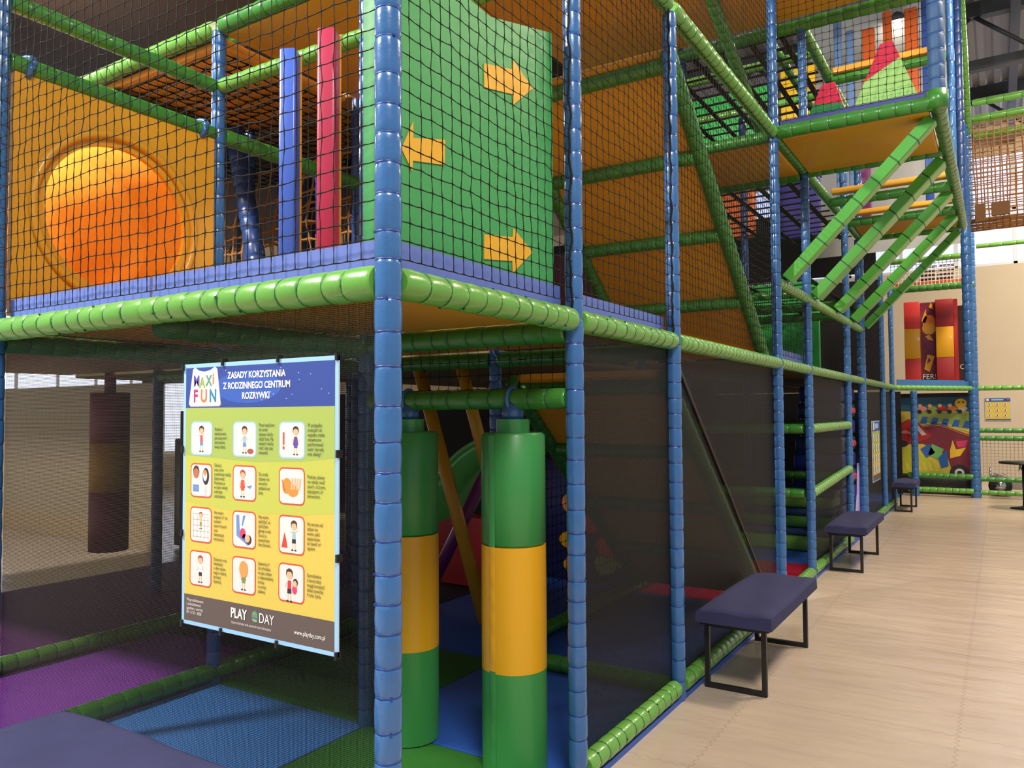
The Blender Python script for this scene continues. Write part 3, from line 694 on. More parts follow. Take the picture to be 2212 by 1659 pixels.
for i, (x, y) in enumerate(((-4.3, 3.4), (-4.0, 3.4), (-3.75, 3.4), (-3.4, 3.4), (-4.9, 3.4), (-5.4, 3.2))):
    o = MB().box(x-.06, x+.06, y-.05, y+.05, 2.02, 3.9, 0, .01).build('slat', mat('slate_blue_slat', (44, 50, 74), .6)); tag(o, 'dark slate upright slat in front of the bright gap behind the rope net', 'slat', 'dark upright slats')
# light gap: translucent window in the left wall, extended down to light the ground level
w = empty('window_2', (-13.95, 4, 3.0)); tag(w, kind='structure')
MB().box(0, .02, 0, 6, -2.2, 1.6).build('window_pane', DAY, w)
mb = MB()
for k in range(9): mb.box(0, .05, k*.75-.03, k*.75+.03, -2.2, 1.6)
mb.box(0, .05, -.03, 6.03, -.05, .02); mb.box(0, .05, -.03, 6.03, 1.58, 1.65); mb.build('window_frame', WHITE, w)

# ------------------------------------------------------------ hanging striped bags
def bag(x, y, label, rz):
    t = empty('hanging_bag', (x, y, .03), rz); tag(t, label, 'hanging bag')
    n = 40; r = .144
    def cyl(name, z0, z1, r, m, bev=0):
        mb = MB(); pr = [(z0, r-bev), (z0+bev, r), (z1-bev, r), (z1, r-bev)] if bev else [(z0, r), ((z0+z1)/2, r*1.006), (z1, r)]
        vs = []; fs = []
        for z, q in pr:
            for j in range(n):
                a = 2*PI*j/n; s_ = 1-.035*max(0, math.cos(a-2.6))**12; vs.append((q*s_*math.cos(a), q*s_*math.sin(a), z))
        for i in range(len(pr)-1):
            for j in range(n): fs.append((i*n+j, i*n+(j+1) % n, (i+1)*n+(j+1) % n, (i+1)*n+j))
        mb.add(vs, fs, 0, True); mb.add(vs[:n], [tuple(range(n-1, -1, -1))]); mb.add(vs[-n:], [tuple(range(n))]); return mb.build(name, m, t)
    cyl('green_section', 0, .435, r, PGREEN); cyl('yellow_section', .435, .975, r*1.004, PYEL); cyl('green_section', .975, 1.47, r, PGREEN, .012)
    cyl('collar', 1.47, 1.53, .075, mat('collar_green_vinyl', (66, 158, 80), .35, .5, .3, .3, 25))
    mb = MB(); mb.tube([(0, 0, 1.52), (0, 0, 1.575), (0, 0, 1.58), (0, 0, 1.6)], .05, 16, rs=[.048, .052, .045, .05]); mb.build('strap', BLUE, t)
    mb = MB(); vs = []; a0, a1 = math.radians(-106), math.radians(-92)
    for k in range(61):
        z = .01+1.45*k/60
        for q in range(5):
            a = a0+(a1-a0)*q/4-rz; rr = r+.0015+(.004*abs(math.sin(k*.55+1.3*math.sin(k*.21))) if 0 < q < 4 else 0); vs.append((rr*math.cos(a), rr*math.sin(a), z))
    mb.add(vs, [(k*5+q, k*5+q+1, k*5+q+6, k*5+q+5) for k in range(60) for q in range(4)], [1 if 17.5 <= k < 40 else 0 for k in range(60) for q in range(4)], True); mb.build('seam_flap', [PGREEN, PYEL], t)
bag(-.315, 1.2, 'right hanging bag with green, yellow and green bands', 0)
bag(-.92, 1.2, 'left hanging green and yellow bag, partly hidden by the nearest blue post', .4)
for i, x in enumerate((-.315, -.92)):
    o = MB().tube([(x, 1.2+.053*math.cos(a), 1.65+.053*math.sin(a)) for a in [k*PI/8 for k in range(17)]], .01, 6).build('strap_loop', BLUE); tag(o, ('right', 'left')[i]+' blue strap loop around the green rail above its bag', 'strap')

# ------------------------------------------------------------ rules boards
HDR = p('royal_blue', (46, 70, 150)); LIMEP = p('lime', (160, 180, 88)); LIME2 = p('pale_lime', (186, 190, 82)); YELP = p('warm_yellow', (212, 188, 84)); TAUPE = p('taupe', (92, 80, 78))
SKYP = p('light_blue', (150, 196, 236)); CARD = p('card_white', (226, 216, 216)); CRED = p('card_red', (206, 76, 52)); INK = p('ink', (70, 72, 60))
SKIN = p('skin', (240, 178, 140)); HAIR = p('hair', (74, 48, 40)); SHRED = p('shirt_red', (224, 84, 66)); BLUP = p('soft_blue', (104, 140, 196)); DKP = p('near_black', (44, 40, 50)); PUR = p('violet', (96, 70, 150)); AUB = p('auburn', (170, 80, 60)); OLI = p('olive', (120, 140, 84)); ORP = p('orange', (234, 140, 60))
def kid(A, x, y, h, hair, shirt, pants, l=6, girl=False, arm=0):
    A.ell(x, y-h*.22, h*.13, h*.14, hair, l); A.ell(x, y-h*.26, h*.105, h*.105, SKIN, l+1); A.ell(x, y-h*.17, h*.125, h*.08, hair, l+2, 0, 180, 12)
    A.poly([(x-h*.06, y-h*.4), (x+h*.06, y-h*.4), (x+h*(.12 if girl else .075), y-h*.66), (x-h*(.12 if girl else .075), y-h*.66)], shirt, l)
    A.line([(x-h*.05, y-h*.42), (x-h*.15, y-h*(.58-arm*.3))], h*.035, SKIN, l-1); A.line([(x+h*.05, y-h*.42), (x+h*.16, y-h*(.55-arm*.35))], h*.035, SKIN, l-1)
    A.poly([(x-h*.075, y-h*.62), (x+h*.075, y-h*.62), (x+h*.08, y-h*.74), (x-h*.08, y-h*.74)], pants, l+1)
    for sgn in (-1, 1):
        A.line([(x+sgn*h*.045, y-h*.72), (x+sgn*h*.05, y-h*.92)], h*.035, SKIN, l-1); A.ell(x+sgn*h*.065, y-h*.94, h*.05, h*.025, DKP, l, n=10)
def rules_board(o, u, label, W=.77, H=.925, rows=4, full=True, step=.00016, lbl='rules_board'):
    n = Vector(u).cross(Vector(Z_)); o = Vector(o)
    t = empty(lbl, o); tag(t, label, 'sign')
    uu = Vector(u); P3 = lambda a, b, c: uu*a+Vector(Z_)*b+n*c
    MB().prism([P3(0, 0, -.006), P3(W, 0, -.006), P3(W, H, -.006), P3(0, H, -.006)], n*.006).build('panel', p('board_edge', (214, 228, 244)), t)
    A = Art((0, 0, 0), u, Z_, step); b = .014
    A.rect(0, 0, W, H, SKYP, 1); A.rect(b, b, W-b, H-b, YELP, 2)
    if full:
        fz = H*.115; A.poly([(b, b), (W-b, b), (W-b, fz), (b, fz)], TAUPE, 3)
        A.poly([(b, H*.47), (W*.25, H*.452), (W*.5, H*.447), (W*.8, H*.455), (W-b, H*.47), (W-b, H*.84), (b, H*.84)], LIME2, 3)
        A.poly([(b, H*.648), (W*.25, H*.64), (W*.5, H*.632), (W*.8, H*.64), (W-b, H*.655), (W-b, H*.84), (b, H*.84)], LIMEP, 4)
    else: A.rect(b, b, W-b, H*.08, TAUPE, 3)
    A.rect(b, H*.83, W-b, H-b, HDR, 5)
    A.ell(W*.45, H*.905, W*.22, H*.06, p('mid_blue', (52, 90, 180)), 6)
    A.build('printed_background', t)
    if not full: return t, A
    return t, A
t, A0 = rules_board((-.955, -.02, .845), X_, 'hanging rules board with Polish text and twelve pictograms')
W, H = .77, .925
A = Art((0, 0, 0), X_, Z_)
for _ in range(26):
    x = random.uniform(.03, .74); z = random.uniform(.79, .9); A.ell(x, z, .0016, .0016, WHITE, 7, n=6)
A.build('printed_stars', t)
# logo plate
A = Art((0, 0, 0), X_, Z_)
pl = [(.04, .775), (.2, .775), (.208, .782), (.188, .905), (.176, .912), (.15, .9), (.118, .896), (.09, .9), (.066, .912), (.054, .905), (.032, .782)]
A.poly([(x+.002, z-.003) for x, z in pl], p('plate_shadow', (190, 176, 190)), 8); A.poly(pl, CARD, 9); A.build('logo_plate', t)
def txt(s, size, m, x, z, align='LEFT', nm='lettering', l=12, lh=1.0, bold=0, sx=1):
    o = text_mesh(s, size, m, nm, t, (x, -.00016*l, z), (sx, 0, 0), Z_, align, lh, bold); return o
LC = [(92, 80, 170), (150, 170, 60), (80, 150, 130), (226, 120, 60)]
for ch, c, x, dz in zip('MAXi', LC, (.058, .092, .128, .163), (.0, -.006, .0, .006)):
    txt(ch, .052, p('logo_%d' % c[0], c), x, .846+dz, bold=.0016, sx=.85)
for ch, c, x in zip('FUN', [(176, 50, 110), (226, 130, 60), (40, 130, 170)], (.058, .098, .146)):
    txt(ch, .062, p('logo_%d' % c[0], c), x, .789, bold=.0018, sx=.85)
for s, z in (('ZASADY KORZYSTANIA', .868), ('Z RODZINNEGO CENTRUM', .832), ('ROZRYWKI', .797)):
    txt(s, .031, WHITE, .39, z, 'CENTER', 'heading', bold=.0009, sx=.86)
CX = [(.045, .165), (.275, .395), (.505, .625)]; RZ = [(.222, .352), (.382, .512), (.548, .683), (.714, .848)]
TX = ['Rodzice i\nopiekunowie\nponoszą winę\nzachowania\nswoje dzieci.', 'Przed wejściem\ndo strefy\nzabawy należy\nzdjąć buty. Na\nstopach należy\nmieć cały czas\nskarpetki.', 'W przypadku\nzniszczeń lub\nwypadku trzeba\nniezwłocznie\npoinformować\nosobę dorosłą\noraz obsługę.',
      'Okulary\noraz ostre\nprzedmioty należy\nzdejmować.\nPozostaw je\nw szatni wtedy\nunikniesz\nuszkodzenia.', 'Do strefy\nzabawy nie\nwnosimy\njedzenia ani\npicia.', 'Podczas zabawy\nnie należy nosić\nubrań z luźnymi,\nplączącymi się\nelementami.',
      'Nie wolno\nwspinać się po\nsiatkach\nzewnętrznych\noraz\nelementach\nkonstrukcji.', 'Nie wolno\nzjeżdżać ze\nzjeżdżalni\ngłową w dół.\nGrozi to\npoważnymi\nobrażeniami.', 'Na terenie sali\nzabaw nie\nwolno palić\npapierosów\nani bawić się\nogniem.',
      'Dzieciom oraz\nmłodzieży\no złym stanie\nwagi w dobrej\nkondycji\nfizycznej.', 'Upewnij się\nże schodzisz\nna plac zabaw\nz odpowiedniej\nstrony\nw stroju\nzabawy.', 'Samodzielnie\nz konstrukcji\nmogą korzystać\ndzieci powyżej\n4 roku życia.']
for r in range(4):
    for c in range(3):
        x0, x1 = CX[c]; z1 = H*(1-RZ[r][0]); z0 = H*(1-RZ[r][1]); A = Art((0, 0, 0), X_, Z_); k = r*3+c
        A.rrect(x0, z0, x1, z1, .018, SKYP if r == 0 else CRED, 6); A.rrect(x0+.005, z0+.005, x1-.005, z1-.005, .014, CARD, 7)
        cx = (x0+x1)/2; zt = z1-.006; h = (z1-z0)-.014
        if k == 0: kid(A, cx, zt, h, HAIR, SHRED, BLUP, 9, arm=.6)
        elif k == 1: kid(A, cx, zt, h, HAIR, p('pale_blue_shirt', (150, 186, 204)), BLUP, 9); A.ell(cx+.03, z0+.02, .016, .009, AUB, 9)
        elif k == 2: kid(A, cx+.018, zt, h, HAIR, PUR, PUR, 9, True); A.rect(cx-.042, z0+.045, cx-.034, z1-.035, CRED, 9); A.ell(cx-.038, z0+.035, .005, .006, CRED, 9)
        elif k == 3:
            A.ell(cx-.028, z1-.03, .018, .022, HAIR, 8); A.ell(cx-.028, z1-.036, .016, .018, p('brown_skin', (180, 110, 80)), 9); A.rect(cx-.046, z0+.02, cx-.012, z0+.045, BLUP, 9)
            A.ell(cx+.026, z1-.045, .018, .03, DKP, 8); A.ell(cx+.022, z1-.042, .011, .02, CARD, 9); A.ell(cx+.022, z1-.032, .008, .01, ORP, 10); A.ell(cx+.024, z0+.025, .008, .018, p('pale_grey', (200, 200, 206)), 9)
        elif k == 4: kid(A, cx-.008, zt, h, AUB, SHRED, CRED, 9, True); A.poly([(cx+.01, z0+.05), (cx+.04, z0+.055), (cx+.03, z0+.042)], BLUP, 9)
        elif k == 5:
            A.ell(cx-.022, (z0+z1)/2, .022, .026, ORP, 8); A.ell(cx+.006, (z0+z1)/2-.014, .026, .02, ORP, 9)
            for q in range(4): A.line([(cx+.0+q*.012, (z0+z1)/2-.01), (cx+.004+q*.012, (z0+z1)/2+.026)], .008, SKIN, 10)
            A.line([(cx-.045, (z0+z1)/2+.02), (cx-.03, (z0+z1)/2-.02)], .003, AUB, 10)
        elif k == 6:
            for q in range(5):
                A.line([(x0+.02+q*.02, z0+.015), (x0+.02+q*.02, z1-.03)], .002, p('grid_grey', (180, 170, 170)), 8); A.line([(x0+.015, z0+.02+q*.02), (x1-.015, z0+.02+q*.02)], .002, p('grid_grey', (180, 170, 170)), 8)
            kid(A, cx, zt-.005, h*.62, AUB, YELP, OLI, 9, arm=.8)
        elif k == 7:
            A.poly([(x0+.02, z1-.015), (x0+.035, z1-.015), (x0+.04, z0+.05), (cx+.03, z0+.015), (cx+.02, z0+.01), (x0+.022, z0+.04)], BLUP, 8); A.poly([(cx-.005, z1-.015), (cx+.008, z1-.015), (cx-.006, z1-.05), (cx-.012, z1-.05)], BLUP, 8)
            A.ell(cx+.024, z0+.03, .015, .016, HAIR, 9); A.ell(cx+.018, z0+.034, .012, .013, SKIN, 10); A.ell(cx-.006, z0+.05, .015, .017, p('hot_pink', (214, 60, 110)), 9); A.ell(cx+.002, z0+.038, .01, .01, PUR, 9)
        elif k == 8:
            kid(A, cx+.012, zt, h, HAIR, p('pale_blue_shirt', (150, 186, 204)), DKP, 9, arm=.5); A.poly([(cx-.046, z0+.02), (cx-.018, z0+.02), (cx-.022, z0+.042), (cx-.032, z0+.07), (cx-.04, z0+.042)], p('flame_red', (214, 60, 50)), 9)
        elif k == 9: kid(A, cx, zt, h, AUB, WHITE, DKP, 9)
        elif k == 10: kid(A, cx, zt, h, p('ginger', (226, 150, 80)), OLI, OLI, 9, True); A.ell(cx, zt-.035, .022, .028, p('ginger', (226, 150, 80)), 13)
        else:
            kid(A, cx-.008, zt, h*1.1, HAIR, p('shirt_crimson', (200, 50, 60)), DKP, 9); A.ell(cx+.02, zt-.052, .011, .012, DKP, 13); A.ell(cx+.018, zt-.057, .009, .01, SKIN, 14); A.ell(cx+.016, zt-.075, .011, .014, p('hot_pink', (214, 60, 110)), 13)
        A.build('pictogram_card', t)
        nl = TX[k].count('\n')+1
        txt(TX[k], .0165, INK, x1+.012, (z0+z1)/2+nl*.5*.0152-.010, nm='caption', lh=.92, sx=.72)
txt('Wyprodukowano\ni zainstalowano\nzgodnie z normą\nEN 1176 : 2008', .0155, CARD, .03, .083, nm='caption', lh=.95, sx=.85)
txt('PLAY', .046, WHITE, .27, .057, nm='footer_lettering', bold=.0012, sx=.78); txt('DAY', .046, WHITE, .412, .057, nm='footer_lettering', sx=.8)
A = Art((0, 0, 0), X_, Z_); A.ell(.392, .073, .015, .02, p('logo_teal', (50, 150, 130)), 8)
for q, c in enumerate(((226, 170, 60), (60, 110, 190), (214, 90, 60), (120, 180, 80))): A.line([(.38, .062+q*.0075), (.404, .059+q*.0075)], .004, p('dash_%d' % q, c), 9)
A.build('footer_emblem', t)
txt('YOUR PARTNER FOR INDOOR PLAYGROUNDS', .0105, CARD, .372, .036, 'CENTER', 'footer_lettering', sx=.9)
txt('www.playday.com.pl', .021, WHITE, .58, .044, nm='footer_lettering', sx=.8)
for x, z in ((.22, H), (.5, H), (W-.004, H-.004), (.22, 0), (.5, 0), (.006, 0), (0, .32), (0, .62), (W, .3), (W, .62), (0, H-.01), (W-.004, .004)):
    MB().box(x-.004, x+.004, -.008, .016, z-.012, z+.012).build('cable_tie', BLACK, t)
# narrow rules board on the far facade
t, A0 = rules_board((-.018, 10.35, .56), Y_, 'narrow yellow rules board hung on the far black mesh wall, seen edge-on', .8, .88, step=.001)
A = Art((0, 0, 0), Y_, Z_, .001)
for r in range(4):
    for c in range(3): A.rect(.05+c*.24, .13+r*.15, .16+c*.24, .24+r*.15, CARD, 8); A.rect(.18+c*.24, .15+r*.15, .26+c*.24, .22+r*.15, LIMEP, 8)
A.rect(.05, .75, .2, .86, CARD, 8); A.rect(.25, .77, .6, .84, SKYP, 8); A.build('printed_pictograms', t)
# small poster on the cream wall
t, A0 = rules_board((1.22, 19.985, 1.33), X_, 'small yellow rules poster on the cream back wall', .53, .55, full=False, step=.002)
A = Art((0, 0, 0), X_, Z_, .002)
for r in range(3):
    for c in range(3): A.ell(.09+c*.16, .12+r*.13, .04, .025, CARD, 8); A.ell(.09+c*.16, .125+r*.13, .012, .02, HAIR, 9)
A.ell(.06, .5, .03, .03, CARD, 8); A.rect(.13, .485, .38, .515, SKYP, 8); A.rect(.45, .48, .49, .52, AUB, 8); A.build('printed_pictograms', t)

# ------------------------------------------------------------ benches
def bench(x0, x1, y0, y1, label, along='y', zt=.47):
    t = empty('bench', ((x0+x1)/2, (y0+y1)/2, 0)); tag(t, label, 'bench')
    a, b = (x1-x0)/2, (y1-y0)/2
    mb = MB(); n = 14; m_ = 24; vs = []; fs = []
    # upholstered slab: superellipse rounding at the rim, a faint crown on top
    def P(i, j, top):
        u = -1+2*i/n; v = -1+2*j/m_; eu = abs(u)**14; ev = abs(v)**22
        z = (zt-.012*(eu+ev > .5)-.010*min(1, abs(u)**6+abs(v)**8)+.004*math.sin(5*u+3*v)) if top else zt-.085
        k = 1-.012*(min(1, abs(u)**10+abs(v)**10))
        return (u*a*(1 if not top else k), v*b*(1 if not top else k), z)
    for top in (True, False):
        for i in range(n+1):
            for j in range(m_+1): vs.append(P(i, j, top))
    N = (n+1)*(m_+1); q = m_+1
    for i in range(n):
        for j in range(m_):
            fs.append((i*q+j, (i+1)*q+j, (i+1)*q+j+1, i*q+j+1)); fs.append((N+i*q+j, N+i*q+j+1, N+(i+1)*q+j+1, N+(i+1)*q+j))
    for i in range(n): fs += [(i*q, N+i*q, N+(i+1)*q, (i+1)*q), (i*q+m_, (i+1)*q+m_, N+(i+1)*q+m_, N+i*q+m_)]
    for j in range(m_): fs += [(j, j+1, N+j+1, N+j), (n*q+j, N+n*q+j, N+n*q+j+1, n*q+j+1)]
    mb.add(vs, fs, 0, True); mb.sm = [q < n*m_*2 for q in range(len(mb.f))]; mb.build('seat', NAVY, t)
    MB().box(-a+.02, a-.02, -b+.02, b-.02, zt-.1, zt-.08).build('seat_board', BLACK, t)
    s = .027
    for e in (-1, 1):
        f = MB(); c = (b if along == 'y' else a)*e*.86
        lo, hi = ((-a+.03, a-.05) if along == 'y' else (-b+.03, b-.05))
        def bar(p0, p1, z0, z1):
            if along == 'y': f.box(p0, p1, c-s/2, c+s/2, z0, z1)
            else: f.box(c-s/2, c+s/2, p0, p1, z0, z1)
        bar(lo, lo+s, 0, zt-.1); bar(hi-s, hi, 0, zt-.1); bar(lo+s, hi-s, 0, s); bar(lo+s, hi-s, zt-.12, zt-.1)
        f.build('leg_frame', BLACK, t)
    return t
bench(.03, .46, 2.6, 3.84, 'navy upholstered bench nearest on the right, with black square leg frames')
bench(.03, .42, 6.45, 7.75, 'middle navy bench along the play frame, in front of the black mesh')
bench(.055, .39, 11.8, 12.7, 'farthest navy bench, in front of the car mural')
bench(-1.57, -.33, -.54, -.1, 'navy bench cut off by the lower left corner of the picture', 'x')

# ------------------------------------------------------------ foam pyramids
def pyramid(x0, x1, y0, y1, z0, zt, xt, w, cut, label, gm_):
    t = empty('foam_pyramid', ((x0+x1)/2, (y0+y1)/2, z0)); tag(t, label, 'soft block')
    ox, oy = (x0+x1)/2, (y0+y1)/2; yc = 0
    base = [Vector((x0-ox, y0-oy, 0)), Vector((x1-ox, y0-oy, 0)), Vector((x1-ox, y1-oy, 0)), Vector((x0-ox, y1-oy, 0))]
    top = [Vector((xt-ox-w, yc-w, zt-z0)), Vector((xt-ox+w, yc-w, zt-z0)), Vector((xt-ox+w, yc+w, zt-z0)), Vector((xt-ox-w, yc+w, zt-z0))]
    def lerp(i): return base[i].lerp(top[i], cut[i])
    mid = [lerp(i) for i in range(4)]; q = [(0, 1, 5, 4), (1, 2, 6, 5), (2, 3, 7, 6), (3, 0, 4, 7)]
    MB().add(base+mid, q+[(3, 2, 1, 0)]).build('green_base', gm_, t); MB().add(mid+top, q+[(4, 5, 6, 7)]).build('red_tip', mat('crimson_vinyl', (206, 44, 76), .45), t)
pyramid(.57, 1.1, 4.88, 5.3, 3.92, 4.55, .84, .045, (.5, .75, .75, .5), 'large foam pyramid with a pale green base and crimson tip', mat('pale_green_vinyl', (156, 206, 118), .5))
pyramid(.22, .57, 4.88, 5.25, 3.92, 4.31, .40, .05, (.55, .45, .45, .55), 'small foam pyramid with a dark green base and crimson tip', mat('deep_green_vinyl', (44, 130, 72), .5))

# ------------------------------------------------------------ upper interior columns and pads
for x, y, z0, z1, m, l, w_ in ((-.03, 11, 5.3, 7.55, ORANGE, '', .2), (.22, 11, 5.3, 7.58, ORANGE, '', .12), (.56, 11, 5.3, 7.6, ORANGE, '', .2)):
    pass
OR2 = mat('coral_orange_vinyl', (240, 112, 50), .45); GY = mat('pale_grey_pane', (176, 184, 180), .5)
SKYV = mat('pale_sky_vinyl', (120, 158, 214), .4)
for (x, z0, z1, m, l) in ((-.02, 5.3, 7.4, OR2, 'coral orange foam column, left of the three on the top storey'), (.24, 5.3, 7.6, OR2, 'coral orange foam column, middle of the three on the top storey'),
                          (.56, 5.3, 7.55, OR2, 'coral orange foam column, right of the three on the top storey'), (-.46, 4.6, 7.7, SKYV, 'blue column standing left of the coral columns'),
                          (-.28, 4.6, 7.45, SKYV, 'light blue column between the green rail and the coral columns'), (-.12, 4.3, 6.3, PURPLE, 'dark purple foam column behind the large pyramid'),
                          (.75, 4.6, 8.0, BOXB, 'royal blue column behind the net right of the coral columns')):
    hw = .055 if 'blue' in l else (.06 if 'middle' in l else .085)
    o = MB().box(x-hw, x+hw, 11-hw, 11+hw, z0, z1, 0, .02).build('foam_column', m); tag(o, l, 'column')
o = MB().add([(-1.1, 12.2, 4.2), (1.1, 12.2, 4.2), (1.1, 12.2, 8.3), (-1.1, 12.2, 8.3)], [(0, 1, 2, 3)]).build('translucent_screen', canvas('milky_screen', (226, 232, 228), .7)); tag(o, 'milky grey screen behind the coloured columns on the top storey', 'screen')
# colourful play panels seen through the strap floors
cols = [((60, 190, 90), 'green'), ((250, 200, 40), 'yellow'), ((90, 170, 230), 'light blue'), ((240, 120, 60), 'orange'), ((60, 56, 140), 'violet'), ((220, 230, 235), 'white')]
k = 0
for (x, y, z0, w_, h) in ((-1.9, 9.8, 5.32, 1.3, 1.1), (-.9, 10.2, 5.32, .5, 1.4), (-3.2, 9.8, 5.32, .9, 1.0), (-1.5, 8.6, 3.9, .7, .7), (-.7, 9.0, 3.9, .6, 1.0), (-2.6, 9.0, 3.9, .8, 1.0), (-1.2, 10.4, 2.035, 1.0, 1.5), (-2.4, 10, 2.03, .8, 1.2), (-.5, 13.2, 2.04, .4, 1.5), (-3.4, 10, 2.03, .6, 1.5), (-1.8, 8.8, 2.03, .5, 1.2)):
    c, nm = cols[k % 6]; kk = k; k += 1
    o = MB().box(x-w_/2, x+w_/2, y-.04, y+.04, z0, z0+h, 0, .02).build('foam_board', mat('panel_'+nm.replace(' ', '_'), c, .5)); tag(o, nm+' play panel deep inside, glimpsed between the straps '+('above', 'beside')[kk // 6 % 2]+' the upper rails', 'panel', 'play panels behind the straps, '+nm)

# ------------------------------------------------------------ ramp-like tube of the third storey
padded('padded_rail', (-.6, 4.9, 5.45), (-.6, 6.75, 4.66), 'thick green tube slanting down behind the long upper rail', 'rail', DGREEN, TIEG, .06, .12, 12)
padded('padded_rail', (1.25, 9.4, 7.0), (1.25, 11.2, 5.6), 'pale green tube hanging between the tall rear posts', 'rail', GREEN, TIEG, .04, .1, 10)

# ------------------------------------------------------------ rope bridge
t = empty('rope_bridge', (1.2, 11.5, 4.3)); tag(t, 'rope tunnel bridge with green handrails and brown netting at the upper right', 'bridge')
for y in (11.25, 12.1):
    padded('handrail', (1.3, y, 6.05), (5, y, 6.05), None, None, GREEN, TIEG, .05, .2, 10, parent=t); padded('handrail', (1.3, y, 5.82), (5, y, 5.82), None, None, GREEN, TIEG, .05, .2, 10, parent=t)
def ropes(y0, z0, y1, z1, pw=.085, ph=.06):
    mb = MB(); v = Vector((0, y1-y0, z1-z0)); Lv = v.length; nn_ = int(Lv/ph); x = 1.22
    while x < 3.2:
        mb.tube([(x+random.uniform(-.012, .012), y0+(y1-y0)*q/6, z0+(z1-z0)*q/6) for q in range(7)], .009, 5); x += pw
    for i in range(nn_+1):
        f = i/nn_; mb.tube([(1.2+q*.2, y0+(y1-y0)*f, z0+(z1-z0)*f+random.uniform(-.008, .008)) for q in range(11)], .008, 5)
    return mb
# parented meshes are placed by their parent's location, so geometry is given locally
nm_ = ropes(11.25, 4.35, 11.25, 5.8).build('front_net', ROPE, t); nb = ropes(12.1, 4.35, 12.1, 5.8, .1, .08).build('rear_net', ROPE, t); nf = ropes(11.25, 4.35, 12.1, 4.35).build('floor_net', ROPE, t)
patch = MB().box(1.3, 1.42, 11.2, 11.27, 4.3, 4.55).build('knot_patch', mat('brown_patch', (110, 76, 46), .9), t); patch = MB().box(1.5, 1.72, 11.22, 11.27, 4.37, 4.55).build('knot_patch', mat('brown_patch', (110, 76, 46), .9), t)
for o in t.children: o.location = Vector(o.location)-t.location

# ------------------------------------------------------------ far corner: red and yellow foam block
board(-.2, 1.2, 14.75, 15.6, 2.055, 'far deck panel carrying the red and yellow foam block')
t = empty('foam_gate', (0, 14.95, 2.06)); tag(t, 'red and yellow foam block with printed purple and yellow artwork on the far deck', 'soft block')
RV = mat('brick_red_vinyl', (204, 52, 50), .5); 
def px(x0, x1, dy, m1, m2, nm):
    MB().box(x0, x1, dy, dy+.3, 0, .52, 0, .01).build('lower_'+nm, m1, t); MB().box(x0, x1, dy, dy+.3, 1.1, 1.62, 0, .01).build('upper_'+nm, m1, t); MB().box(x0, x1, dy-.005, dy+.305, .52, 1.1, 0, .01).build('yellow_band', m2, t)
px(.0, .27, 0, RV, PYEL, 'pillar'); px(.54, .83, -.1, mat('deep_red_vinyl', (150, 34, 40), .5), PYEL, 'pillar')
MB().box(.83, .9, -.02, .3, 0, 1.62, 0, .01).build('side_pad', RV, t)
MB().box(.27, .54, .1, .14, 0, 1.6).build('printed_panel', p('plum', (110, 30, 60)), t)
A = Art((.27, .095, 0), X_, Z_, .003)
PL = p('violet_plum', (120, 30, 90)); 
A.rect(0, 0, .27, .22, p('dark_brown', (60, 26, 26)), 1).poly([(.02, 1.25), (.1, 1.48), (.12, 1.3), (.08, 1.2)], PYEL, 2).poly([(.15, 1.5), (.19, 1.6), (.24, 1.45)], PYEL, 2)
A.ell(.15, 1.2, .11, .16, p('warm_orange', (240, 130, 40)), 2).ell(.15, 1.1, .12, .12, PYEL, 3).ell(.17, 1.42, .07, .05, PL, 3)
A.poly([(.02, .9), (.14, 1.0), (.26, .8), (.26, .6), (.1, .72)], PL, 3).poly([(.08, .95), (.15, .98), (.22, .86), (.13, .88)], PYEL, 4)
A.poly([(.05, .32), (.11, .6), (.23, .56), (.14, .26)], PYEL, 4).poly([(.1, .42), (.13, .54), (.17, .48)], PL, 5)
A.build('artwork', t); text_mesh('FER!', .13, WHITE, 'lettering', t, (.285, .085, .13), X_, Z_); text_mesh('OK', .13, WHITE, 'lettering', t, (.91, .08, .3), X_, Z_)
MB().box(.9, 1.05, .1, .14, 0, 1.5).build('printed_panel', p('dark_brown', (60, 26, 26)), t)
padded('padded_rail', (-.1, 13.9, 3.78), (1.2, 13.9, 3.78), 'dark green rail above the red and yellow foam block', 'rail', DGREEN, TIEG, .06, .13, 10)
padded('padded_rail', (-.1, 13.9, 4.3), (1.15, 13.9, 4.3), 'bright green rail high above the foam block', 'rail', GREEN, TIEG, .05, .13, 10)
o = MB().box(-.1, 1.1, 13.95, 14.6, 3.86, 3.92).build('deck_panel', OR2); tag(o, 'thin orange deck edge above the red and yellow foam block', 'deck panel')
mb = MB()
for i in range(4): mb.box(.36+i*.012, .6+i*.012, 13.96, 14.0, 3.925+i*.075, 3.96+i*.075); mb.box(.63+i*.012, .88+i*.012, 13.96, 14.0, 3.925+i*.075, 3.96+i*.075)
tag(mb.build('slatted_grille', mat('dark_maroon_slat', (60, 24, 30), .5)), 'small dark slatted grille above the foam block', 'grille')

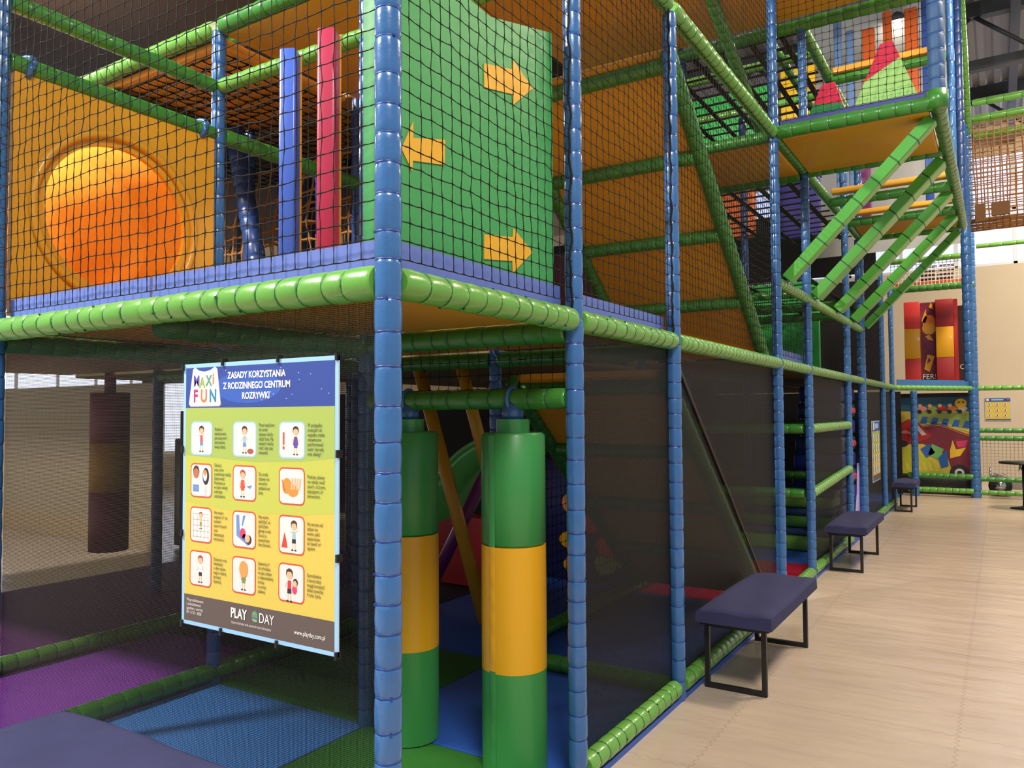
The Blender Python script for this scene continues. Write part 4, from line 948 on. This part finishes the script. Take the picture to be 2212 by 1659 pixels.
# ------------------------------------------------------------ car mural
t = empty('car_mural', (-.35, 15.3, .22)); tag(t, 'colourful printed mural of a red racing car on a curved track', 'mural')
MB().box(0, 1.55, 0, .05, 0, 1.7).build('backing', p('near_black', (44, 40, 50)), t)
A = Art((0, -.002, 0), X_, Z_, .002); MG = p('mural_green', (150, 170, 80)); MY = p('mural_yellow', (220, 196, 70)); MR = p('mural_track', (130, 40, 60)); MRD = p('mural_red', (190, 40, 34)); MB2 = p('mural_blue', (40, 100, 180))
A.rect(0, .1, 1.5, 1.62, MY, 1).rect(0, 1.35, 1.5, 1.62, p('mural_teal', (40, 100, 130)), 2).poly([(0, .1), (1.0, .1), (.75, .4), (.4, .6), (0, .75)], p('mural_lime', (190, 190, 50)), 3)
for i in range(9): A.poly([(.1+i*.1, .2), (.16+i*.1, .2), (.12+i*.1, .34), (.08+i*.1, .36)], MY, 4)
A.poly([(.1, .7), (.5, 1.05), (.9, 1.1), (1.5, .85), (1.5, .1), (1.1, .12), (1.0, .5), (.6, .72)], MR, 4)
A.line([(.45, 1.08), (.9, 1.14), (1.5, .92)], .012, CARD, 5).line([(.45, 1.03), (.9, 1.08), (1.5, .82)], .01, ORP, 5)
A.poly([(.45, 1.1), (1.5, 1.02), (1.5, 1.3), (.45, 1.36)], MG, 3)
for i in range(5): A.poly([(.55+i*.18, 1.12-i*.02), (.66+i*.18, 1.11-i*.02), (.69+i*.18, 1.24-i*.02), (.6+i*.18, 1.25-i*.02)], MB2, 5)
A.poly([(.05, .85), (.12, 1.05), (.35, 1.2), (.5, 1.16), (.75, .88), (.65, .8), (.3, .72), (.08, .74)], MRD, 6).poly([(.38, 1.16), (.46, 1.16), (.66, .9), (.58, .88)], CARD, 7).poly([(.1, .92), (.3, .98), (.5, .88), (.3, .92)], p('mural_pink', (230, 150, 140)), 7)
A.ell(.22, .72, .12, .07, DKP, 7).poly([(.55, .62), (.7, .72), (.8, .55), (.65, .45)], MB2, 7).poly([(.75, .72), (.95, .62), (.85, .42), (.68, .52)], p('mural_mint', (120, 190, 100)), 7).poly([(.85, .45), (1.0, .62), (1.02, .3), (.9, .25)], MB2, 8)
A.poly([(1.05, .6), (1.1, .8), (1.15, .62), (1.32, .66), (1.22, .5), (1.05, .45)], p('mural_sun', (250, 200, 50)), 8).poly([(1.15, .78), (1.35, .8), (1.3, .66), (1.18, .66)], p('hot_pink', (214, 60, 110)), 7)
for i, c in enumerate((p('mural_pink', (230, 150, 140)), MG, p('mural_red', (1, 1, 1)), ORP, CARD)): A.ell(.6+i*.17, 1.4, .08, .05, c, 6); A.ell(.55+i*.17, 1.34, .04, .04, DKP, 7); A.ell(.56+i*.17, 1.46, .035, .035, SKIN, 7)
A.ell(1.2, .18, .16, .16, DKP, 9).ell(1.2, .18, .08, .08, CARD, 10).ell(1.2, .18, .04, .04, DKP, 11)
A.ell(1.25, 1.5, .1, .09, p('mural_sun', (250, 200, 50)), 8).ell(1.22, 1.52, .015, .015, DKP, 9).ell(1.29, 1.52, .015, .015, DKP, 9)
A.build('artwork', t)

# ------------------------------------------------------------ toy racing karts behind the far rails
def kart(x, y, label, body):
    t = empty('toy_kart', (x, y, 0)); tag(t, label, 'kart')
    MB().prism([(-.45, -.2, .12), (.1, -.2, .12), (.5, -.2, .2), (.5, -.2, .28), (.1, -.2, .38), (-.1, -.2, .3), (-.45, -.2, .42)], (0, .4, 0)).build('body', body, t)
    for dx, r in ((-.35, .19), (.4, .16)):
        for s in (-.27, .27):
            mb = MB(); mb.tube([(dx, s-.07, r), (dx, s-.06, r), (dx, s+.06, r), (dx, s+.07, r)], r, 18, rs=[r*.85, r, r, r*.85]); w_ = mb.build('wheel', BLACK, t)
            mb = MB(); mb.tube([(dx, s-.08, r), (dx, s+.08, r)], r*.5, 12); mb.build('hub', mat('chrome', (210, 212, 216), .15, .5, 0, 0, 30, 0, 4, 1), w_)
    mb = MB(); mb.tube([(.05, 0, .34), (-.03, 0, .55)], .012, 8); mb.tube([(-.03+.02*math.sin(a), .09*math.cos(a), .55+.09*math.sin(a)) for a in [k*PI/8 for k in range(17)]], .012, 8); mb.build('steering_wheel', BLACK, t)
    MB().tube([(-.5, -.15, .2), (-.5, -.15, .5), (-.5, .15, .5), (-.5, .15, .2)], .02, 8).build('rear_bar', mat('chrome', (210, 212, 216), .15), t)
o = MB().box(-.3, 1.1, 15.0, 15.28, 0, .36, 0, .02).build('plinth', mat('black_plinth', (18, 18, 20), .5)); tag(o, 'black plinth below the car mural', 'plinth')
kart(1.85, 15.5, 'grey and red toy kart behind the rails right of the thick post', mat('silver_grey_paint', (150, 140, 136), .3))

# ------------------------------------------------------------ pedestal table at the right edge
t = empty('pedestal_table', (1.84, 13.2, 0)); tag(t, 'black pedestal table cut by the right picture edge', 'table')
MB().tube([(0, 0, 0), (0, 0, .012), (0, 0, .03), (0, 0, .05)], .2, 24, rs=[.21, .21, .08, .04]).build('base', BLACK, t)
MB().tube([(0, 0, .03), (0, 0, .72)], .035, 16).build('column', BLACK, t); MB().tube([(0, 0, .72), (0, 0, .75)], .35, 32).build('tabletop', BLACK, t)

# ------------------------------------------------------------ blue climbing steps
t = empty('climbing_steps', (-.25, 8.85, 0)); tag(t, 'dark blue padded climbing steps with red grips in the slot right of the middle bench', 'climbing steps')
for i in range(9):
    MB().box(-.5+i*.02, .16-i*.0, -.5, .5, .03+i*.21, .215+i*.21, 0, .03).build('step', DBLUE if i % 2 else mat('cobalt_vinyl', (30, 50, 150), .4), t)
for i in (3, 5, 7): MB().box(.1, .2, -.3, .3, .08+i*.21, .16+i*.21, 0, .02).build('grip', RED, t)
MB().prism([(.17, .1, .03), (.17, .5, .03), (.17, .5, .9), (.17, .42, .5)], (.03, 0, 0)).build('side_cheek', mat('lavender_vinyl', (170, 160, 220), .45), t)

# ------------------------------------------------------------ deep interior at ground level
t = empty('spiral_slide', (-3.2, 4.6, .03)); tag(t, 'green plastic slide curving down between the two striped bags', 'slide')
def trough(pts, r, m, name, parent, th=.02):
    pts = [Vector(q) for q in pts]; mb = MB(); vs = []; fs = []; n = 10; ring = []
    for i, q in enumerate(pts):
        tt = (pts[min(i+1, len(pts)-1)]-pts[max(i-1, 0)]).normalized(); side = tt.cross(Vector(Z_)).normalized(); up = side.cross(tt)
        for rr in (r, r+th):
            for j in range(n+1):
                a = PI+PI*j/n; vs.append(q+side*rr*math.cos(a)+up*rr*math.sin(a)*.8)
    k = 2*(n+1)
    for i in range(len(pts)-1):
        for j in range(n):
            b_ = i*k+j; fs.append((b_, b_+1, b_+k+1, b_+k)); c_ = i*k+n+1+j; fs.append((c_, c_+k, c_+k+1, c_+1))
        for j in (0, n): fs.append((i*k+j, i*k+k+j, i*k+k+n+1+j, i*k+n+1+j))
    mb.add(vs, fs, 0, True); return mb.build(name, m, parent)
arc = [(1.0+1.1*math.cos(a), -.1, .27+1.1*math.sin(a)) for a in [math.radians(85+105*q/20) for q in range(21)]]
SG = mat('slide_green_plastic', (104, 214, 104), .2, .5, .6)
trough(arc, .27, SG, 'trough', t)
for sy in (-.28, .28): MB().tube([(q[0], q[1]+sy, q[2]) for q in arc], .028, 8).build('rim', SG, t)
for a, b, r, m, l in (((-2.32, 3, 1.95), (-1.70, 3, .05), .05, mat('mustard_vinyl', (206, 150, 30), .4), 'long mustard padded pole leaning between the two striped bags'),
                      ((-1.84, 2.9, 1.95), (-1.58, 2.9, 1.1), .045, mat('mustard_vinyl', (206, 150, 30), .4), 'short mustard pole above the right striped bag'),
                      ((-1.82, 3.2, 1.12), (-2.45, 3.2, -.0+.05), .05, PURPLE, 'purple padded pole crossing the mustard pole')):
    o = MB().tube([a, b], r, 14).build('leaning_pole', m); tag(o, l, 'pole')
o = MB().prism([(-3.1, 4.0, .03), (-2.2, 4.0, .03), (-2.2, 4.0, .62), (-2.7, 4.0, .66), (-3.1, 4.0, .5)], (0, .18, 0)).build('foam_wedge', RED); tag(o, 'red foam wedge at the foot of the green slide', 'soft block')
t = empty('blob_wall', (-2.15, 4.66, .05)); tag(t, 'play panel with orange and green printed blobs behind the right striped bag', 'panel')
MB().box(0, 1.0, 0, .04, 0, 1.3, 0, .01).build('board', mat('midnight_board', (34, 40, 90), .5), t)
A = Art((0, -.002, 0), X_, Z_, .002); rs_ = random.Random(3)
for i in range(16): A.ell(rs_.uniform(.08, .92), rs_.uniform(.1, 1.2), rs_.uniform(.05, .13), rs_.uniform(.05, .12), [ORP, OLI, PYEL, MRD][i % 4], 1+i)
A.build('printed_blobs', t)
t = empty('punch_bag', (-5.55, 2.4, .33)); tag(t, 'maroon and yellow hanging bag seen through the black mesh at the left', 'hanging bag')
MB().tube([(0, 0, 0), (0, 0, .55)], .17, 20).build('maroon_section', MAROON, t); MB().tube([(0, 0, .55), (0, 0, 1.0)], .171, 20).build('yellow_section', mat('mustard_vinyl', (206, 150, 30)), t)
MB().tube([(0, 0, 1.0), (0, 0, 1.47)], .17, 20).build('maroon_section', MAROON, t); MB().tube([(0, 0, 1.47), (0, 0, 1.66)], .05, 12).build('strap', MAROON, t)
t = empty('peg_divider', (-5.6, 3.2, .1)); tag(t, 'dark divider full of small square holes behind the maroon bag', 'divider')
mb = MB(); nx, nz, pt = 5, 15, .1
for i in range(nx+1): mb.box(i*pt-.035, i*pt+.035, 0, .03, 0, nz*pt)
for j in range(nz+1): mb.box(-.035, nx*pt+.035, .001, .029, j*pt-.03, j*pt+.03)
mb.box(nx*pt+.03, nx*pt+.9, 0, .03, 0, 1.75); mb.build('board', mat('charcoal_board', (38, 36, 40), .6), t)
MB().tube([(.95, -.012, .95), (.95, .0, .95)], .26, 28).build('round_window', mat('grey_disc', (120, 116, 108), .4), t)
o = MB().box(-6.9, -5.9, 4.0, 4.06, .03, 1.3, 0, .01).build('foam_board', mat('dark_slate_board', (54, 54, 64), .6)); tag(o, 'dark slate upright foam board left of the maroon bag', 'board')
o = MB().add([(-10.6, 3.7, .3), (-6.75, 3.7, .3), (-6.75, 3.7, 1.97), (-10.6, 3.7, 1.97)], [(0, 1, 2, 3)]).box(-10.6, -6.75, 3.69, 3.72, .0, .3).build('backdrop_screen', canvas('sandy_canvas', (226, 206, 170), .6)); tag(o, 'sandy canvas screen glowing through the black mesh at the left', 'screen')
o = MB().box(-9, -1.3, 7.2, 7.25, .03, 1.9).build('backdrop_screen', mat('dark_shade_backdrop', (48, 44, 46), .9)); tag(o, 'added dark backdrop for the dim depth behind the green slide', 'screen')  # dark sheet added to stand in for the shade of the interior

# ------------------------------------------------------------ ceiling lamps
lm = emis('lamp_glow', (255, 240, 215), 18)
for x, y, l in ((.26, 12.34, 'bright round ceiling lamp glowing behind the coral columns'), (3.4, 6, 'round ceiling lamp above the aisle'), (3.0, 12.7, 'round ceiling lamp above the far end of the aisle'),
                (4.5, 16.5, 'round ceiling lamp near the back wall'), (-1.4, 7, 'round ceiling lamp above the inside of the play frame'), (3.2, -1.2, 'round ceiling lamp over the entrance corner')):
    t = empty('ceiling_lamp', (x, y, 7.98)); tag(t, l, 'lamp')
    MB().tube([(0, 0, .02), (0, 0, .12), (0, 0, .3)], .2, 20, rs=[.2, .16, .07]).build('housing', DARK, t); MB().tube([(0, 0, 0), (0, 0, .02)], .15, 20).build('diffuser', lm, t); MB().tube([(0, 0, .3), (0, 0, .45)], .012, 6).build('rod', DARK, t)

# ------------------------------------------------------------ backdrops, lacing and straps
DC = mat('black_shade_backdrop', (26, 25, 28), .9);  # dark sheets below are added for the dim depth of the interior
for (x0, x1, y, z0, z1, m, l) in ((-8, -.06, 14.62, .0, 1.95, DC, 'added black backdrop for the dark depth at the far end of the lower bays'), (-8, -.2, 12.9, 2.04, 3.86, DC, 'added black backdrop for the dark depth behind the first-storey deck'),
                                  (-8, -.2, 12.7, 3.95, 5.15, DC, 'added black backdrop for the dark depth behind the second-storey strap floor'),
                                  (-9, -1.3, 4.9, 2.03, 3.15, mat('maroon_shade_backdrop', (56, 24, 34), .9), 'added dark maroon backdrop for the dim depth behind the rope nets')):
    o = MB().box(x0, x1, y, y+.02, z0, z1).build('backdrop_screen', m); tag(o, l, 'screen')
for y, l, z1 in ((1.15, 'black lacing cord running down beside the post right of the arrow panel', 4.2), (2.35, 'black lacing cord beside the post above the black diagonal edge', 3.85)):
    o = MB().tube([(.022+.004*math.sin(k*1.7), y-.018+.007*math.sin(k*.9), 2.02+(z1-2.02)*k/60) for k in range(61)], .0055, 6).build('lacing_cord', NET); tag(o, l, 'cord')
for y, l in ((.12, 'blue strap loop on the green rail at the left end of the orange tunnel panel'), (1.08, 'blue strap loop on the green rail at the right end of the orange tunnel panel')):
    o = MB().tube([(-2.4+.05*math.cos(a), y+.01*math.sin(2*a), 3.27+.05*math.sin(a)) for a in [k*PI/8 for k in range(17)]], .016, 8).build('strap_loop', BLUE); tag(o, l, 'strap')
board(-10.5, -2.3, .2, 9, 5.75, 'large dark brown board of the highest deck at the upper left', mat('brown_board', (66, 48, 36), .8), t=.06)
for i, y in enumerate((1.2, 3.6)):
    rail((-10, y, 5.62), (-2.3, y, 5.62), ('nearer', 'farther')[i]+' dark green beam under the highest brown board', DGREEN, r=.05, seg=.15, n=10)
    o = MB().box(-10, -2.3, y+.08, y+.16, 5.62, 5.69).build('edge_board', ORANGE); tag(o, 'thin orange edge board beside the '+('nearer', 'farther')[i]+' beam under the highest brown board', 'board')
t = empty('fill_lamp', (-6.7, .95, 5.3)); tag(t, 'small added fixture for the fill light under the highest brown board', 'lamp')  # fixture added to go with the fill light on the rope nets
MB().box(-.15, .15, -.15, .15, 0, .14, 0, .02).build('housing', DARK, t); MB().box(-.12, .12, -.12, .12, -.02, 0).build('diffuser', lm, t); MB().box(-.01, .01, -.01, .01, .14, .39).build('rod', DARK, t)
